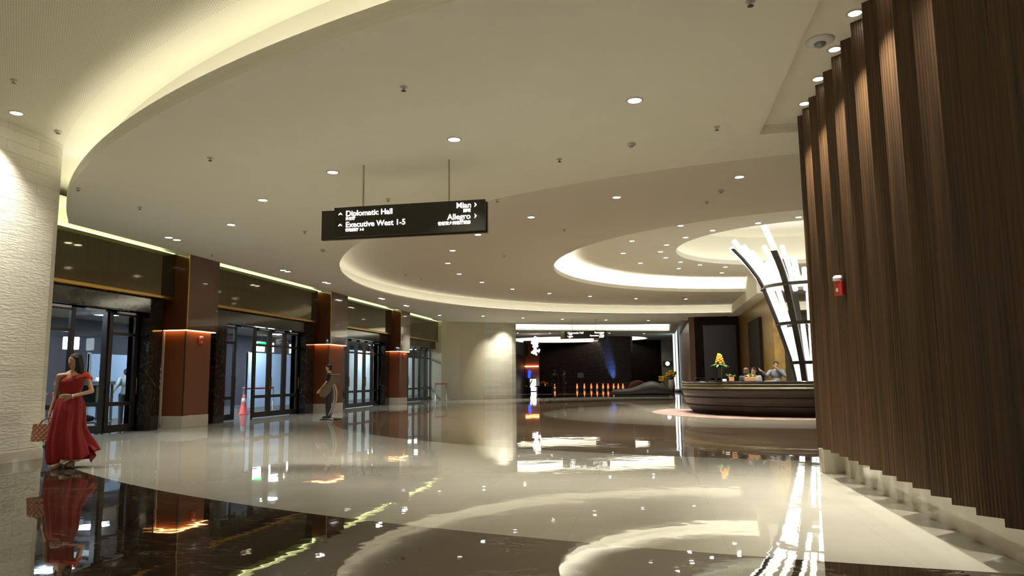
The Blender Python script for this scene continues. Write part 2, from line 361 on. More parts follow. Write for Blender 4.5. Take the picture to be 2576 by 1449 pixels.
def ribbon(path, z0, z1, th, closed=False):       # vertical wall of given thickness along a 2D path, with UVs in metres
    mb = MB(); P = [Vector((*p, 0)) for p in path]; n = len(P); u = 0
    def nrm(i):
        a = P[(i-1) % n] if (closed or i > 0) else P[i]; b = P[(i+1) % n] if (closed or i < n-1) else P[i]
        d = (b-a).normalized(); return Vector((-d.y, d.x, 0))
    Q = [P[i]+nrm(i)*th for i in range(n)]
    U = Vector((0, 0, 1))
    for i in range(n if closed else n-1):
        j = (i+1) % n; L = (P[j]-P[i]).length
        a, b, c2, d = P[i]+U*z0, P[j]+U*z0, P[j]+U*z1, P[i]+U*z1
        e, f, g, h = Q[i]+U*z0, Q[j]+U*z0, Q[j]+U*z1, Q[i]+U*z1
        mb.add([a, b, c2, d, e, f, g, h], [(0, 1, 2, 3), (5, 4, 7, 6), (3, 2, 6, 7), (1, 0, 4, 5)],
               [[(u, z0), (u+L, z0), (u+L, z1), (u, z1)], [(u+L, z0), (u, z0), (u, z1), (u+L, z1)], [(u, 0)]*4, [(u, 0)]*4])
        u += L
    if not closed:
        for i in (0, n-1):
            mb.add([P[i]+U*z0, P[i]+U*z1, Q[i]+U*z1, Q[i]+U*z0], [(0, 1, 2, 3)], [[(0, z0), (0, z1), (abs(th), z1), (abs(th), z0)]])
    return mb
def flat_ring(cx, cy, r0, r1, z, n=160, a0=0, a1=360):
    A = circle(cx, cy, r0, n, a0, a1); B = circle(cx, cy, r1, n, a0, a1); m = len(A); full = abs(a1-a0) >= 360
    mb = MB(); mb.add([(*p, z) for p in A]+[(*p, z) for p in B], [(i, (i+1) % m, m+(i+1) % m, m+i) for i in range(m if full else m-1)])
    return mb
# ------------------------------------------------------------------ levels
ZM, ZR, ZB, ZC, ZD, ZA = 4.66, 4.80, 5.12, 5.70, 6.90, 5.42
# ================================================================== SETTING
struct(MB().box(-22, 20, -12, 78, -.12, 0).build('floor', MT['floor']))
# main lowered ceiling: a wide ring with round openings
R_OUT, R_B, R_C, R_D = 21.2, 14.92, 8.7, 4.4
DX, DY = 5.35, 26.1
aL = math.degrees(math.atan2(13.18-OY, -12.2-OX)); aR = math.degrees(math.atan2(5.29-OY, 1.62-OX))
outer = circle(OX, OY, R_OUT, 90, aL, aR) + [(1.62, 10.47), (3.2, 10.47), (20, 10.47), (20, 77), (-15, 77), (-15, 42), (-12.2, 42)]
coffer = [(-8.46-1, 45.0), (-8.46, 45.4), (-5, 47.2), (-2, 48.1), (1.38, 48.7), (1.4, 56.0), (-2, 54.4), (-6, 52.6), (-9.5, 51.1), (-10.6, 50.6)]
oval = circle(-6.9, 66.1, 6.6, 80, ry=5.3)
struct(plate('ceiling', outer, [circle(OX, OY, R_B), coffer, oval], ZM, ZM+.06, MT['ceil']))
lip = ribbon(circle(OX, OY, R_OUT, 90, aL, aR), ZM+.06, ZM+.2, .04)
struct(lip.build('trim_1', MT['ceil_in']))
# raised ceiling in front (perforated) with its curved riser
front = [(-22, -12), (-22, 16)] + [(-13.6, 15.4)] + circle(OX, OY, R_OUT-.42, 80, aL-1.2, aR+1.2) + [(3.2, 5.7), (3.2, -12)]
struct(plate('ceiling_front', front, [], ZA, ZA+.06, MT['perf']))
struct(ribbon(circle(OX, OY, R_OUT-.42, 90, aL-1.2, aR+1.2), ZM+.06, ZA, .05).build('trim_2', MT['ceil_in']))
# slot recess along the wood wall
struct(MB().box(1.60, 3.2, 4.6, 10.5, ZR, ZR+.05).build('ceiling_slot', MT['ceil']))
struct(MB().box(1.58, 1.62, 5.3, 10.5, ZM+.06, ZR).box(1.62, 3.2, 10.47, 10.51, ZM+.06, ZR).build('trim_3', MT['ceil_in']))
# round recesses
struct(ribbon(circle(OX, OY, R_B+.42), ZM+.06, ZB, .05, True).build('trim_4', MT['ceil_in']))
struct(plate('ceiling_ring', circle(OX, OY, R_B+.46), [circle(OX+.85, OY-.05, R_C)], ZB, ZB+.05, mat('ceiling_paint_shaded', (.72, .69, .62), .9)))  # darker copy of the ceiling paint, the recess's shade put into its colour
struct(ribbon(circle(OX+.85, OY-.05, R_C), ZB, ZB+.15, .03, True).build('trim_5', MT['ceil_in']))
struct(ribbon(circle(OX+.85, OY-.05, R_C+.5), ZB+.05, ZC, .05, True).build('trim_6', MT['ceil_in']))
struct(plate('ceiling_inner', circle(OX+.85, OY-.05, R_C+.54), [circle(DX, DY, R_D, 128)], ZC, ZC+.05, MT['ceil']))
struct(ribbon(circle(DX, DY, R_D, 128), ZC, ZC+.17, .03, True).build('trim_7', MT['ceil_in']))
struct(ribbon(circle(DX, DY, R_D+.4, 128), ZC+.05, ZD, .05, True).build('trim_8', MT['ceil_in']))
struct(plate('ceiling_dome', circle(DX, DY, R_D+.45, 96), [], ZD, ZD+.05, MT['ceil']))
# coffer and oval recess
struct(ribbon(coffer, ZM+.06, ZM+.62, .04, True).build('trim_9', MT['ceil_in']))
struct(plate('ceiling_coffer', [(-11.5, 43.5), (2.2, 46.5), (2.4, 58), (-12, 53)], [], ZM+.62, ZM+.66, MT['ceil']))
struct(ribbon(circle(-6.9, 66.1, 6.62, 80, ry=5.32), ZM+.06, ZM+.6, .04, True).build('trim_10', MT['ceil_in']))
struct(plate('ceiling_oval', circle(-6.9, 66.1, 6.7, 60, ry=5.4), [], ZM+.6, ZM+.64, MT['ceil']))
# cove light strips in the troughs
def strip(name, mb, m, label): return tag(mb.build(name, m), label, 'light strip')
strip('cove_light_strip', flat_ring(OX, OY, R_OUT-.16, R_OUT-.10, ZM+.085, 120, aL, aR), MT['coveA'], 'hidden light strip behind the long curved edge at upper left')
strip('cove_light_strip', flat_ring(OX, OY, R_B+.12, R_B+.18, ZM+.08), MT['coveB'], 'hidden light strip around the widest round ceiling recess')
strip('cove_light_strip', flat_ring(OX+.85, OY-.05, R_C+.14, R_C+.22, ZB+.07), MT['coveC'], 'hidden light strip around the brightest middle round recess')
strip('cove_light_strip', flat_ring(DX, DY, R_D+.12, R_D+.18, ZC+.07), MT['coveD'], 'hidden light strip around the smallest round recess above the lantern')
mbx = MB(); pts = [(1.36, 55.7), (-2, 54.15), (-6, 52.35), (-9.5, 50.85)]
for a, b in zip(pts, pts[1:]): mbx.add([(a[0], a[1], ZM+.09), (b[0], b[1], ZM+.09), (b[0]+.03, b[1]-.1, ZM+.09), (a[0]+.03, a[1]-.1, ZM+.09)], [(0, 1, 2, 3)])
strip('cove_light_strip', mbx, MT['coveF'], 'light strip in the straight ceiling coffer behind the far hanging sign')
mbx = MB(); e1 = circle(-6.9, 66.1, 6.45, 60, 10, 170, ry=5.15); e2 = circle(-6.9, 66.1, 6.35, 60, 10, 170, ry=5.05)
mbx.add([(*p, ZM+.09) for p in e1]+[(*p, ZM+.09) for p in e2], [(i, i+1, 61+i+1, 61+i) for i in range(60)])
strip('cove_light_strip', mbx, MT['coveF'], 'light strip in the oval ceiling recess before the dark tiled wall')

# wood wall with folded panels
def zig():
    P = [(2.32, 10.22), (2.09, 10.21), (2.32, 10.08)]
    y = 9.94
    while y > -4.5: P += [(2.10, y), (2.32, y-.2025)]; y -= .405
    return P
ZG = zig()
struct(ribbon(ZG, .305, ZR, .12).build('wall_right', MT['wood']))
struct(MB().box(2.35, 2.70, -4.5, 10.12, 0, .300).box(2.10, 2.70, 10.09, 10.2, 0, .300).box(2.12, 2.40, 10.02, 10.09, 0, .300).build('baseboard_right', MT['base']))
struct(MB().box(3.1, 3.2, -12, 10.5, 0, 5.6).box(2.3, 3.2, -12, -4.4, 0, 5.6).box(2.45, 3.1, 10.25, 10.4, 0, ZM+.2).box(2.33, 2.40, -4.4, 5.4, ZR, ZA).build('wall_right_back', MT['darkwall']))
# left stone wall with rounded end
wl = [(-10.02, -12)] + [(-10.02, y) for y in (-6, 0, 5, 9, 10.0)] + [(-10.03, 10.5), (-10.10, 10.66), (-10.3, 10.72), (-12.7, 10.72)]
struct(ribbon([(x, y) for x, y in wl], .16, ZA, .3).build('wall_left', MT['stone']))
struct(ribbon([(x+.012, y) for x, y in wl[:6]]+[(-10.018, 10.51), (-10.09, 10.672), (-10.3, 10.735), (-12.7, 10.735)], 0, .16, .3).build('baseboard_left', MT['base']))
# back of the room behind the camera
struct(MB().box(-13, 3.2, -12.1, -12, 0, 5.6).build('wall_front', MT['plaster']))
# facade wall behind the door portals
OPEN = [(11.3, 16.6), (20.1, 25.3), (28.9, 33.6), (36.7, 42.0)]
fw_ = MB(); fw_.box(-13.35, -13.0, 10.72, 43.4, 3.02, ZM+.5); yy = 10.72
for a, b in OPEN: fw_.box(-13.35, -13.0, yy, a, 0, 3.02); yy = b
fw_.box(-13.35, -13.0, yy, 43.4, 0, 3.02)
struct(fw_.build('wall_facade', MT['lacq']))
# glowing slot between the ceiling edge and the bronze frieze
struct(MB().box(-12.26, -12.2, 13.2, 42, ZM, ZM+.12).box(-13.0, -12.975, 10.8, 43.2, ZM, ZM+.5).box(-13.0, -12.2, 10.8, 42, ZM+.5, ZM+.54).build('trim_11', MT['ceil_in']))
strip('slot_light_strip', MB().box(-12.95, -12.62, 10.9, 17.3, ZM+.02, ZM+.03), MT['slot'], 'yellow-green light line above the nearest bronze frieze')
strip('slot_light_strip', MB().box(-12.95, -12.62, 18.8, 26.2, ZM+.02, ZM+.03), MT['slot'], 'yellow-green light line above the second bronze frieze from the left')
strip('slot_light_strip', MB().box(-12.95, -12.62, 27.9, 34.3, ZM+.02, ZM+.03), MT['slot'], 'yellow-green light line above the third bronze frieze from the left')
strip('slot_light_strip', MB().box(-12.95, -12.62, 35.7, 41.9, ZM+.02, ZM+.03), MT['slot'], 'yellow-green light line above the farthest bronze frieze')
# far stone wall and the plain wall beside it
struct(ribbon([(-13.2, 41.9), (-12.4, 42.0), (-11.4, 42.5), (-10.1, 43.5)], 0, ZM, .2).build('wall_back_left', MT['plaster']))
w2 = [(-10.1, 43.5), (-9.7, 43.72), (-9.3, 44.0), (-8.9, 44.33), (-8.6, 44.7), (-8.45, 45.1), (-8.5, 45.6), (-9.0, 46.4), (-10.5, 47.5)]
struct(ribbon(w2, .2, ZM, .15).build('wall_back_stone', MT['stone']))
struct(ribbon([(x+.012, y-.012) for x, y in w2], 0, .2, .15).build('baseboard_back', MT['base']))
# far end
dw = [(-12.2, 73.0), (-10, 73.0), (-8, 72.6), (-6, 71.6), (-4.2, 70.3), (-3, 69.2), (-1.85, 68.0)]
struct(ribbon(dw, 0, ZM+.55, .2).build('wall_back', MT['scales']))
struct(MB().box(-1.85, .92, 70.2, 70.4, 0, ZM).build('wall_end', MT['darkwall']))
struct(MB().box(.9, 2.6, 69.8, 70.2, 0, ZM).build('wall_end_cream', MT['plaster']))
struct(MB().box(2.2, 2.5, 43.4, 60, 0, ZM).build('wall_passage', MT['brownwood']))
struct(MB().box(2.52, 5.0, 43.35, 43.6, 0, ZM).build('wall_reception', MT['darkwall']))
struct(MB().box(2.98, 4.82, 43.28, 43.36, 0, 4.15).build('trim_12', mat('niche_dark', (.010, .006, .004), .3)))
struct(MB().box(5.0, 5.4, 31.5, 43.4, 0, ZM).build('wall_gold', MT['goldwall']))
struct(MB().box(4.86, 5.02, 34.6, 38.4, 0, 3.9).build('trim_13', MT['darkwall']))
struct(MB().box(4.4, 5.6, 31.3, 44.5, ZM-.02, ZB+1.1).build('trim_14', MT['ceil']))
struct(MB().box(19.9, 20.1, 10.4, 78, 0, 7).box(5.4, 20, 43.4, 43.6, 0, 7).build('wall_far_right', MT['plaster']))
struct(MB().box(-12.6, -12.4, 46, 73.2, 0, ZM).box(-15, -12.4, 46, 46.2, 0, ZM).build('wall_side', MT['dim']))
struct(MB().box(-11.7, -10.25, 66.5, 66.8, 0, ZM).build('wall_red_panel', MT['redwall']))
struct(MB().box(-12.4, -11.55, 61, 66.8, 0, 3.2).box(-12.4, -11.3, 58, 66.8, 3.2, 4.3).build('wall_side_bronze', MT['darkwall']))
# vestibule beyond the doors
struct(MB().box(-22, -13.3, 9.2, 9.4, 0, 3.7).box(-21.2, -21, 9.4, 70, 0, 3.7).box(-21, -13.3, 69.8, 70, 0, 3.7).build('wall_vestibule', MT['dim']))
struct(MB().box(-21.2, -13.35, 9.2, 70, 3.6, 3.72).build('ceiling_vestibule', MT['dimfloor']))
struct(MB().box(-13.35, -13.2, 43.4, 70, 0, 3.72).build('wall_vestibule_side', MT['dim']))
# ================================================================== FACADE
def door_leaf(parent, y0, y1, ang=0, hinge=0, handle=None):
    """one glazed leaf in plane x=-13.08; ang swings it about its hinge jamb"""
    L = bpy.data.objects.new('door_leaf', None); COL.objects.link(L); L.parent = parent
    w_ = y1-y0; hx = -13.08
    if hinge: L.location = (hx, y1, 0); sgn = -1
    else: L.location = (hx, y0, 0); sgn = 1
    L.rotation_euler = (0, 0, math.radians(ang))
    def bx(mb, a, b, z0, z1, t=.03): mb.box(-t, t, min(a*sgn, b*sgn), max(a*sgn, b*sgn), z0, z1)
    fr = MB(); bx(fr, 0, .13, .02, 2.98); bx(fr, w_-.13, w_, .02, 2.98)
    bx(fr, .11, w_-.11, .02, .2); bx(fr, .11, w_-.11, .66, .76); bx(fr, .11, w_-.11, 2.40, 2.48); bx(fr, .11, w_-.11, 2.9, 2.98)
    fr.build('frame', MT['door'], L)
    for z0, z1 in ((.2, .66), (.76, 2.40), (2.48, 2.9)):
        g = MB(); bx(g, .11, w_-.11, z0, z1, .004); g.build('glass_pane', MT['glass'], L)
    h = MB(); yy = (w_-.05)*sgn; h.tube([(.03, yy, .95), (.08, yy, .95), (.08, yy, 1.35), (.03, yy, 1.35)], .012)
    h.build('handle', MT['gold'], L)
    return L
BAY = [((10.75, 17.1), (11.3, 16.6), (10.75, 17.6)), ((19.55, 26.0), (20.1, 25.3), (18.75, 25.87)), ((28.3, 34.15), (28.9, 33.6), (27.9, 34.0)), ((36.1, 42.55), (36.7, 42.0), (35.7, 43.1))]
for i, (po, op, fz) in enumerate(BAY):
    d = thing('door_%d' % (i+1), None, None, (0, 0, 0), kind='structure')
    p = MB(); p.box(-13.36, -12.75, po[0], op[0], 0, 3.02).box(-13.36, -12.75, op[1], po[1], 0, 3.02).box(-13.36, -12.75, po[0], po[1], 3.02, 3.40)
    p.build('marble_portal', MT['marb'], d)
    n = 5; w_ = (op[1]-op[0])/n
    for k in range(n):
        a, b = op[0]+k*w_, op[0]+(k+1)*w_
        ang = 0; hg = k % 2
        if i == 0 and k == 3: ang, hg = -86, 1
        if i == 1 and k == 1: ang, hg = 31, 1
        door_leaf(d, a+.01, b-.01, ang, hg)
        MB().box(-13.02, -12.96, a+.2, b-.25, 2.94, 2.99).build('door_closer', MT['steel'], d)
    t = thing('trim_%d' % (20+i), None, None, kind='structure')
    MB().box(-13.0, -12.6, fz[0], fz[1], 3.50, ZM).build('frieze_panel', MT['frieze'], t)
    MB().box(-13.0, -12.57, fz[0], fz[1]+.03, 3.41, 3.50).build('brass_rail', MT['gold'], t, bevel=.015)
ordn = ['first', 'second', 'third']
for i, (y0, y1) in enumerate([(17.45, 18.6), (26.3, 27.65), (34.35, 35.5)]):
    t = thing('pillar', ['brown lacquered square pillar with orange glow and red call box, nearest to the red-dressed woman', 'brown lacquered square pillar with orange glow behind the usher at the kiosk', 'narrowest, farthest brown lacquered pillar with orange glow and small red call box'][i], 'pillar', (-12.6, (y0+y1)/2, 0), group='pillars between the glass doors')
    h = (y1-y0)/2
    MB().box(-.4, .3, -h, h, .33, 2.60).build('lower_cladding', MT['copper'], t)
    MB().box(-.4, .315, -h-.01, h+.01, 0, .33).build('stone_base', MT['base'], t, bevel=.005)
    MB().box(-.4, .40, -h-.12, h+.14, 2.62, ZM).build('upper_cladding', MT['lacq'], t)
    MB().box(.395, .41, -h-.13, -h-.08, 2.62, ZM).build('brass_corner_strip', MT['gold'], t)
    MB().box(.295, .31, -h-.008, -h+.03, .33, 2.6).build('dark_corner_groove', MT['black'], t)
    MB().box(.315, .385, -h-.02, h+.1, 2.600, 2.617).box(-.3, .315, -h-.10, -h-.03, 2.600, 2.617).build('light_strip', MT['amber'], t)
    MB().box(-.36, -.31, -h-.04, -h, .1, 2.58).build('pale_edge_strip', MT['base'], t)
def strobe(label, loc, rz, parent=None):
    t = thing('fire_call_box', label, 'alarm', loc, rz)
    MB().box(-.065, .065, -.06, 0, -.10, .06).build('housing', MT['red'], t, bevel=.008)
    MB().lathe([(.055, 0), (.055, .04), (.04, .06), (.0, .062)], 16, (0, -.045, .062)).build('lens', MT['clear'], t, True)
    MB().box(-.02, .02, -.066, -.058, -.06, -.02).build('button', MT['white'], t)
    return t
strobe('red fire call box with clear lens high on the folded dark wood wall', (2.13, 8.62, 2.23), math.radians(-70))
strobe('small red fire call box on the pillar nearest the red-dressed woman', (-12.29, 18.08, 2.36), math.radians(90))
strobe('small red fire call box on the farthest brown pillar', (-12.29, 34.95, 2.38), math.radians(90))
t = thing('leaflet_rack', 'small dark wall rack with pale leaflets beside the nearest glowing pillar', 'rack', (-12.95, 17.15, 0), math.radians(90))
MB().box(-.16, .16, -.06, 0, 1.0, 1.7).build('back_panel', MT['black'], t)
for k in range(4): MB().box(-.13, .13, -.09, -.07, 1.06+k*.16, 1.14+k*.16).build('leaflet', MT['lightgrey'], t)

# ================================================================== CEILING FITTINGS
ORD = ['first', 'second', 'third', 'fourth', 'fifth', 'sixth', 'seventh', 'eighth', 'ninth', 'tenth', 'eleventh', 'twelfth', 'thirteenth', 'fourteenth', 'fifteenth', 'sixteenth', 'seventeenth', 'eighteenth']
def dl_proto(r=.085, m=None):
    ring = MB(); ring.lathe([(r+.022, 0), (r+.022, -.006), (r, -.010), (r-.002, -.002), (r+.0, 0)], 24)
    a = bpy.data.meshes.new('x')
    o1 = ring.build('trim_ring', MT['lightgrey']); o2 = MB().lathe([(0.001, -.002), (r, -.003), (r, -.006), (.001, -.007)], 24).build('lens', m or MT['down'])
    ms = (o1.data, o2.data); bpy.data.objects.remove(o1); bpy.data.objects.remove(o2); return ms
P_STD, P_BIG = dl_proto(.085), dl_proto(.062)
DLAMP = bpy.data.lights.new('downlight_beam', 'SPOT'); DLAMP.energy = P_DOWN; DLAMP.color = (1, .96, .85); DLAMP.spot_size = math.radians(96); DLAMP.spot_blend = 1; DLAMP.shadow_soft_size = .07
DLAMPW = DLAMP.copy(); DLAMPW.color = (.95, .96, 1); DLAMPW.energy = P_DOWN*.22
def downlight(loc, label, group, ms=P_STD, name='downlight', beam=None):
    t = thing(name, label, 'ceiling light', loc, group=group)
    for nm, me in zip(('trim_ring', 'lens'), ms):
        o = bpy.data.objects.new(nm, me); COL.objects.link(o); o.parent = t
    if beam is not False:
        o = bpy.data.objects.new('beam', beam or DLAMP); COL.objects.link(o); o.parent = t; o.location = (0, 0, -.012)
    return t
PL = lambda a: a
DL_MAIN = [(-8.99, 14.17), (-7.17, 12.32), (-5.08, 10.87), (-2.68, 9.71), (-0.1, 8.77)]
DL_FAR = [(-9.09, 38.9), (-7.21, 40.91), (-5.11, 42.5), (-2.64, 43.93), (-0.12, 45.09)]
DL_END = [(-10.08, 54.78), (-7.7, 55.67), (-3.2, 57.35), (-0.54, 58.89)]
DL_B = [(-6.66, 23.32), (-5.85, 20.99), (-6.95, 25.87), (-4.52, 18.78), (-6.68, 28.4), (-5.9, 30.96), (-2.76, 17.0), (-4.56, 33.06), (-2.82, 34.76), (-0.63, 15.5), (-0.67, 36.48), (1.8, 37.4), (1.81, 14.42)]
DL_C = [(-0.89, 26.21), (-0.51, 23.86), (-0.31, 28.7), (0.44, 26.21), (0.65, 27.6), (0.63, 24.88), (1.24, 30.59), (0.98, 21.73), (1.24, 28.83), (1.21, 23.65), (2.04, 29.77), (1.98, 22.7), (3.13, 32.35), (3.12, 30.65), (3.21, 21.89), (3.08, 20.36), (5.85, 31.27), (4.24, 21.33)]
for i, (x, y) in enumerate(DL_MAIN): downlight((x, y, ZM), 'recessed downlight in the near ring of the lowered ceiling, %s from the left' % ORD[i], 'downlights of the near ceiling ring')
for i, (x, y) in enumerate(DL_FAR): downlight((x, y, ZM), 'small downlight in the far ceiling row before the straight coffer, %s from the left' % ORD[i], 'downlights of the far ceiling ring')
for i, (x, y) in enumerate(DL_END): downlight((x, y, ZM), 'tiny downlight in the farthest row beside the far hanging sign, %s from the left' % ORD[i], 'farthest downlights', beam=DLAMPW)
for i, (x, y) in enumerate(DL_B): downlight((x, y, ZB), 'downlight inside the widest round ceiling recess, %s from the left' % ORD[i], 'downlights in the widest round recess')
for i, (x, y) in enumerate(DL_C): downlight((x, y, ZC), 'downlight inside the brightest middle round recess, %s from the left' % ORD[i], 'downlights in the middle round recess')
downlight((-9.58, 9.18, ZA), 'downlight in the raised perforated ceiling above the white stone wall', 'downlights of the raised ceiling')
for i, (x, y) in enumerate([(0, 1.5), (-4, 1.5), (-8, 2), (-8, 5.5), (0, -1.8), (-4, -2), (-8, -2), (0, -5), (-4, -5), (-8, -5), (-2, -8), (-6, -8)]): downlight((x, y, ZA), 'added unseen downlight in the raised ceiling above and behind the viewer, %s from the front' % ORD[i], 'downlights of the raised ceiling')  # extra lamps out of view, added to brighten the ceiling by floor bounce
for i, a in enumerate((-62, -42, -22, 0, 22, 42)): downlight((OX+.4+11.7*math.cos(math.radians(a)), OY+11.7*math.sin(math.radians(a)), ZB), 'downlight of the widest round recess hidden behind the wood wall, %s from the near side' % ORD[i], 'hidden ring downlights')
for i, a in enumerate((-65, -50, -35, -18, 0, 18)): downlight((OX+18.1*math.cos(math.radians(a))*.83, OY+18.1*math.sin(math.radians(a)), ZM), 'downlight of the lowered ring hidden behind the wood wall, %s from the near side' % ORD[i], 'hidden ring downlights')
for i, (y0, n) in enumerate([(15.27, 2), (20.74, 2), (23.68, 2), (29.05, 2), (32.23, 2), (37.67, 1)]):
    for k in range(n):
        downlight((-11.22, y0+(k-.5)*.30 if n > 1 else y0, ZM), 'paired white downlight before the glass doors, %s light of the %s pair from the left' % (('left', 'right')[k], ORD[i]) if n > 1 else 'single white downlight at the far end of the row before the glass doors', 'paired downlights along the facade', beam=DLAMPW)
for i, y in enumerate([9.72, 8.91, 8.10, 7.29, 6.48, 5.67]):
    lab = 'bright downlight at the top of the folded wood wall, %s from the far end' % ORD[i]
    downlight((2.09, y, ZR), lab, 'downlights along the wood wall', P_BIG, beam=False)
    sp = bpy.data.lights.new('wood_wall_spot', 'SPOT'); sp.energy = 640; sp.color = (1, .95, .84); sp.spot_size = math.radians(46); sp.spot_blend = 1; sp.shadow_soft_size = .015
    o = bpy.data.objects.new('wood_wall_spot', sp); COL.objects.link(o); o.location = (2.09, y-.02, ZR-.03)
    o.rotation_euler = Vector((-.05, 0, -1)).to_track_quat('-Z', 'Y').to_euler()
def wall_wash(name, loc, tgt, e, col, size=60, blend=.6):
    sp = bpy.data.lights.new(name, 'SPOT'); sp.energy = e; sp.color = col; sp.spot_size = math.radians(size); sp.spot_blend = blend; sp.shadow_soft_size = .06
    o = bpy.data.objects.new(name, sp); COL.objects.link(o); o.location = loc
    o.rotation_euler = (Vector(tgt)-Vector(loc)).to_track_quat('-Z', 'Y').to_euler()
wall_wash('stone_wall_wash', (-8.2, 43.3, ZM-.05), (-9.0, 44.15, 2.6), 420, (1, .95, .8), 80, 1)
wall_wash('stone_wall_wash', (-9.4, 42.7, ZM-.05), (-9.7, 43.5, 1.5), 160, (1, .93, .75), 70, 1)
wall_wash('stone_wall_wash', (-9.0, 8.2, ZA-.05), (-9.95, 8.4, 1.5), 90, (1, .93, .80), 80, 1)
wall_wash('stone_wall_wash', (-9.0, 10.0, ZA-.05), (-9.95, 10.0, 1.5), 50, (1, .93, .80), 80, 1)
wall_wash('blue_wall_spot', (-3.85, 68.9, .12), (-3.75, 70.1, 2.3), 8000, (.06, .22, 1), 34, 1)
wall_wash('stone_gap_lamp', (-10.2, 11.35, ZM+.1), (-10.15, 10.9, 5.4), 3, (.35, .6, 1), 120, 1)
# sprinklers, detectors, speaker
def fitmesh(mb, m):
    o = mb.build('x', m); me = o.data; bpy.data.objects.remove(o); return me
SP1 = fitmesh(MB().lathe([(.045, 0), (.045, -.008), (.012, -.012), (.008, -.045), (.001, -.046)], 14), MT['lightgrey'])
SP2 = fitmesh(MB().lathe([(.028, -.045), (.03, -.05), (.001, -.052)], 14), MT['door'])
DT1 = fitmesh(MB().lathe([(.06, 0), (.06, -.02), (.045, -.04), (.001, -.042)], 20), MT['lightgrey'])
DT2 = fitmesh(MB().lathe([(.03, -.042), (.03, -.055), (.001, -.058)], 16), MT['grey'])
SPR = [((x, y, ZM), 'lowered') for x, y in [(-9.86, 10.8), (-9.79, 12.29), (-6.57, 9.73), (-11.64, 17.49), (-7.78, 15.23), (-4.83, 12.78), (-2.76, 7.77), (-2.82, 13.31), (-1.32, 10.99), (0.99, 10.0), (1.0, 6.57)]]
for i, (l, _) in enumerate(SPR):
    t = thing('sprinkler', 'tiny sprinkler head in the lowered ceiling, %s from the left' % ORD[i], 'sprinkler', l, group='ceiling sprinklers')
    for nm, me in (('escutcheon', SP1), ('deflector', SP2)): o = bpy.data.objects.new(nm, me); COL.objects.link(o); o.parent = t
for i, (x, y) in enumerate([(-8.74, 26.85), (-4.5, 22.23), (-2.14, 18.66), (1.33, 16.36)]):
    t = thing('sprinkler', 'tiny sprinkler head inside the widest round recess, %s from the left' % ORD[i], 'sprinkler', (x, y, ZB), group='recess sprinklers')
    for nm, me in (('escutcheon', SP1), ('deflector', SP2)): o = bpy.data.objects.new(nm, me); COL.objects.link(o); o.parent = t
t = thing('sprinkler', 'tiny sprinkler head in the raised perforated ceiling at upper left', 'sprinkler', (-8.56, 8.12, ZA), group='recess sprinklers')
for nm, me in (('escutcheon', SP1), ('deflector', SP2)): o = bpy.data.objects.new(nm, me); COL.objects.link(o); o.parent = t
for (x, y, z), lb in [((-9.6, 10.02, ZA), 'white smoke detector on the raised ceiling by the stone wall'), ((-.19, 10.47, ZM), 'white smoke detector on the lowered ceiling right of the hanging sign'), ((-8.43, 17.54, ZM), 'small smoke detector on the lowered ceiling under the left of the hanging sign'), ((1.55, 15.42, ZB), 'round detector on the bluish ceiling near the wood wall'), ((1.66, 36.6, ZB), 'small detector on the ceiling under the bright round recess'), ((-8.91, 25.45, ZB), 'small detector at the left of the widest round recess')]:
    t = thing('smoke_detector', lb, 'detector', (x, y, z))
    for nm, me in (('body', DT1), ('sensor', DT2)): o = bpy.data.objects.new(nm, me); COL.objects.link(o); o.parent = t
t = thing('ceiling_camera', 'large round white ceiling camera dome beside the wood wall lights', 'camera', (1.88, 7.85, ZR))
MB().lathe([(.15, 0), (.15, -.012), (.12, -.03), (.085, -.035), (.001, -.036)], 36).build('flange', MT['white'], t, True)
MB().lathe([(.065, -.034), (.055, -.06), (.03, -.075), (.001, -.08)], 28).build('lens_dome', MT['grey'], t, True)

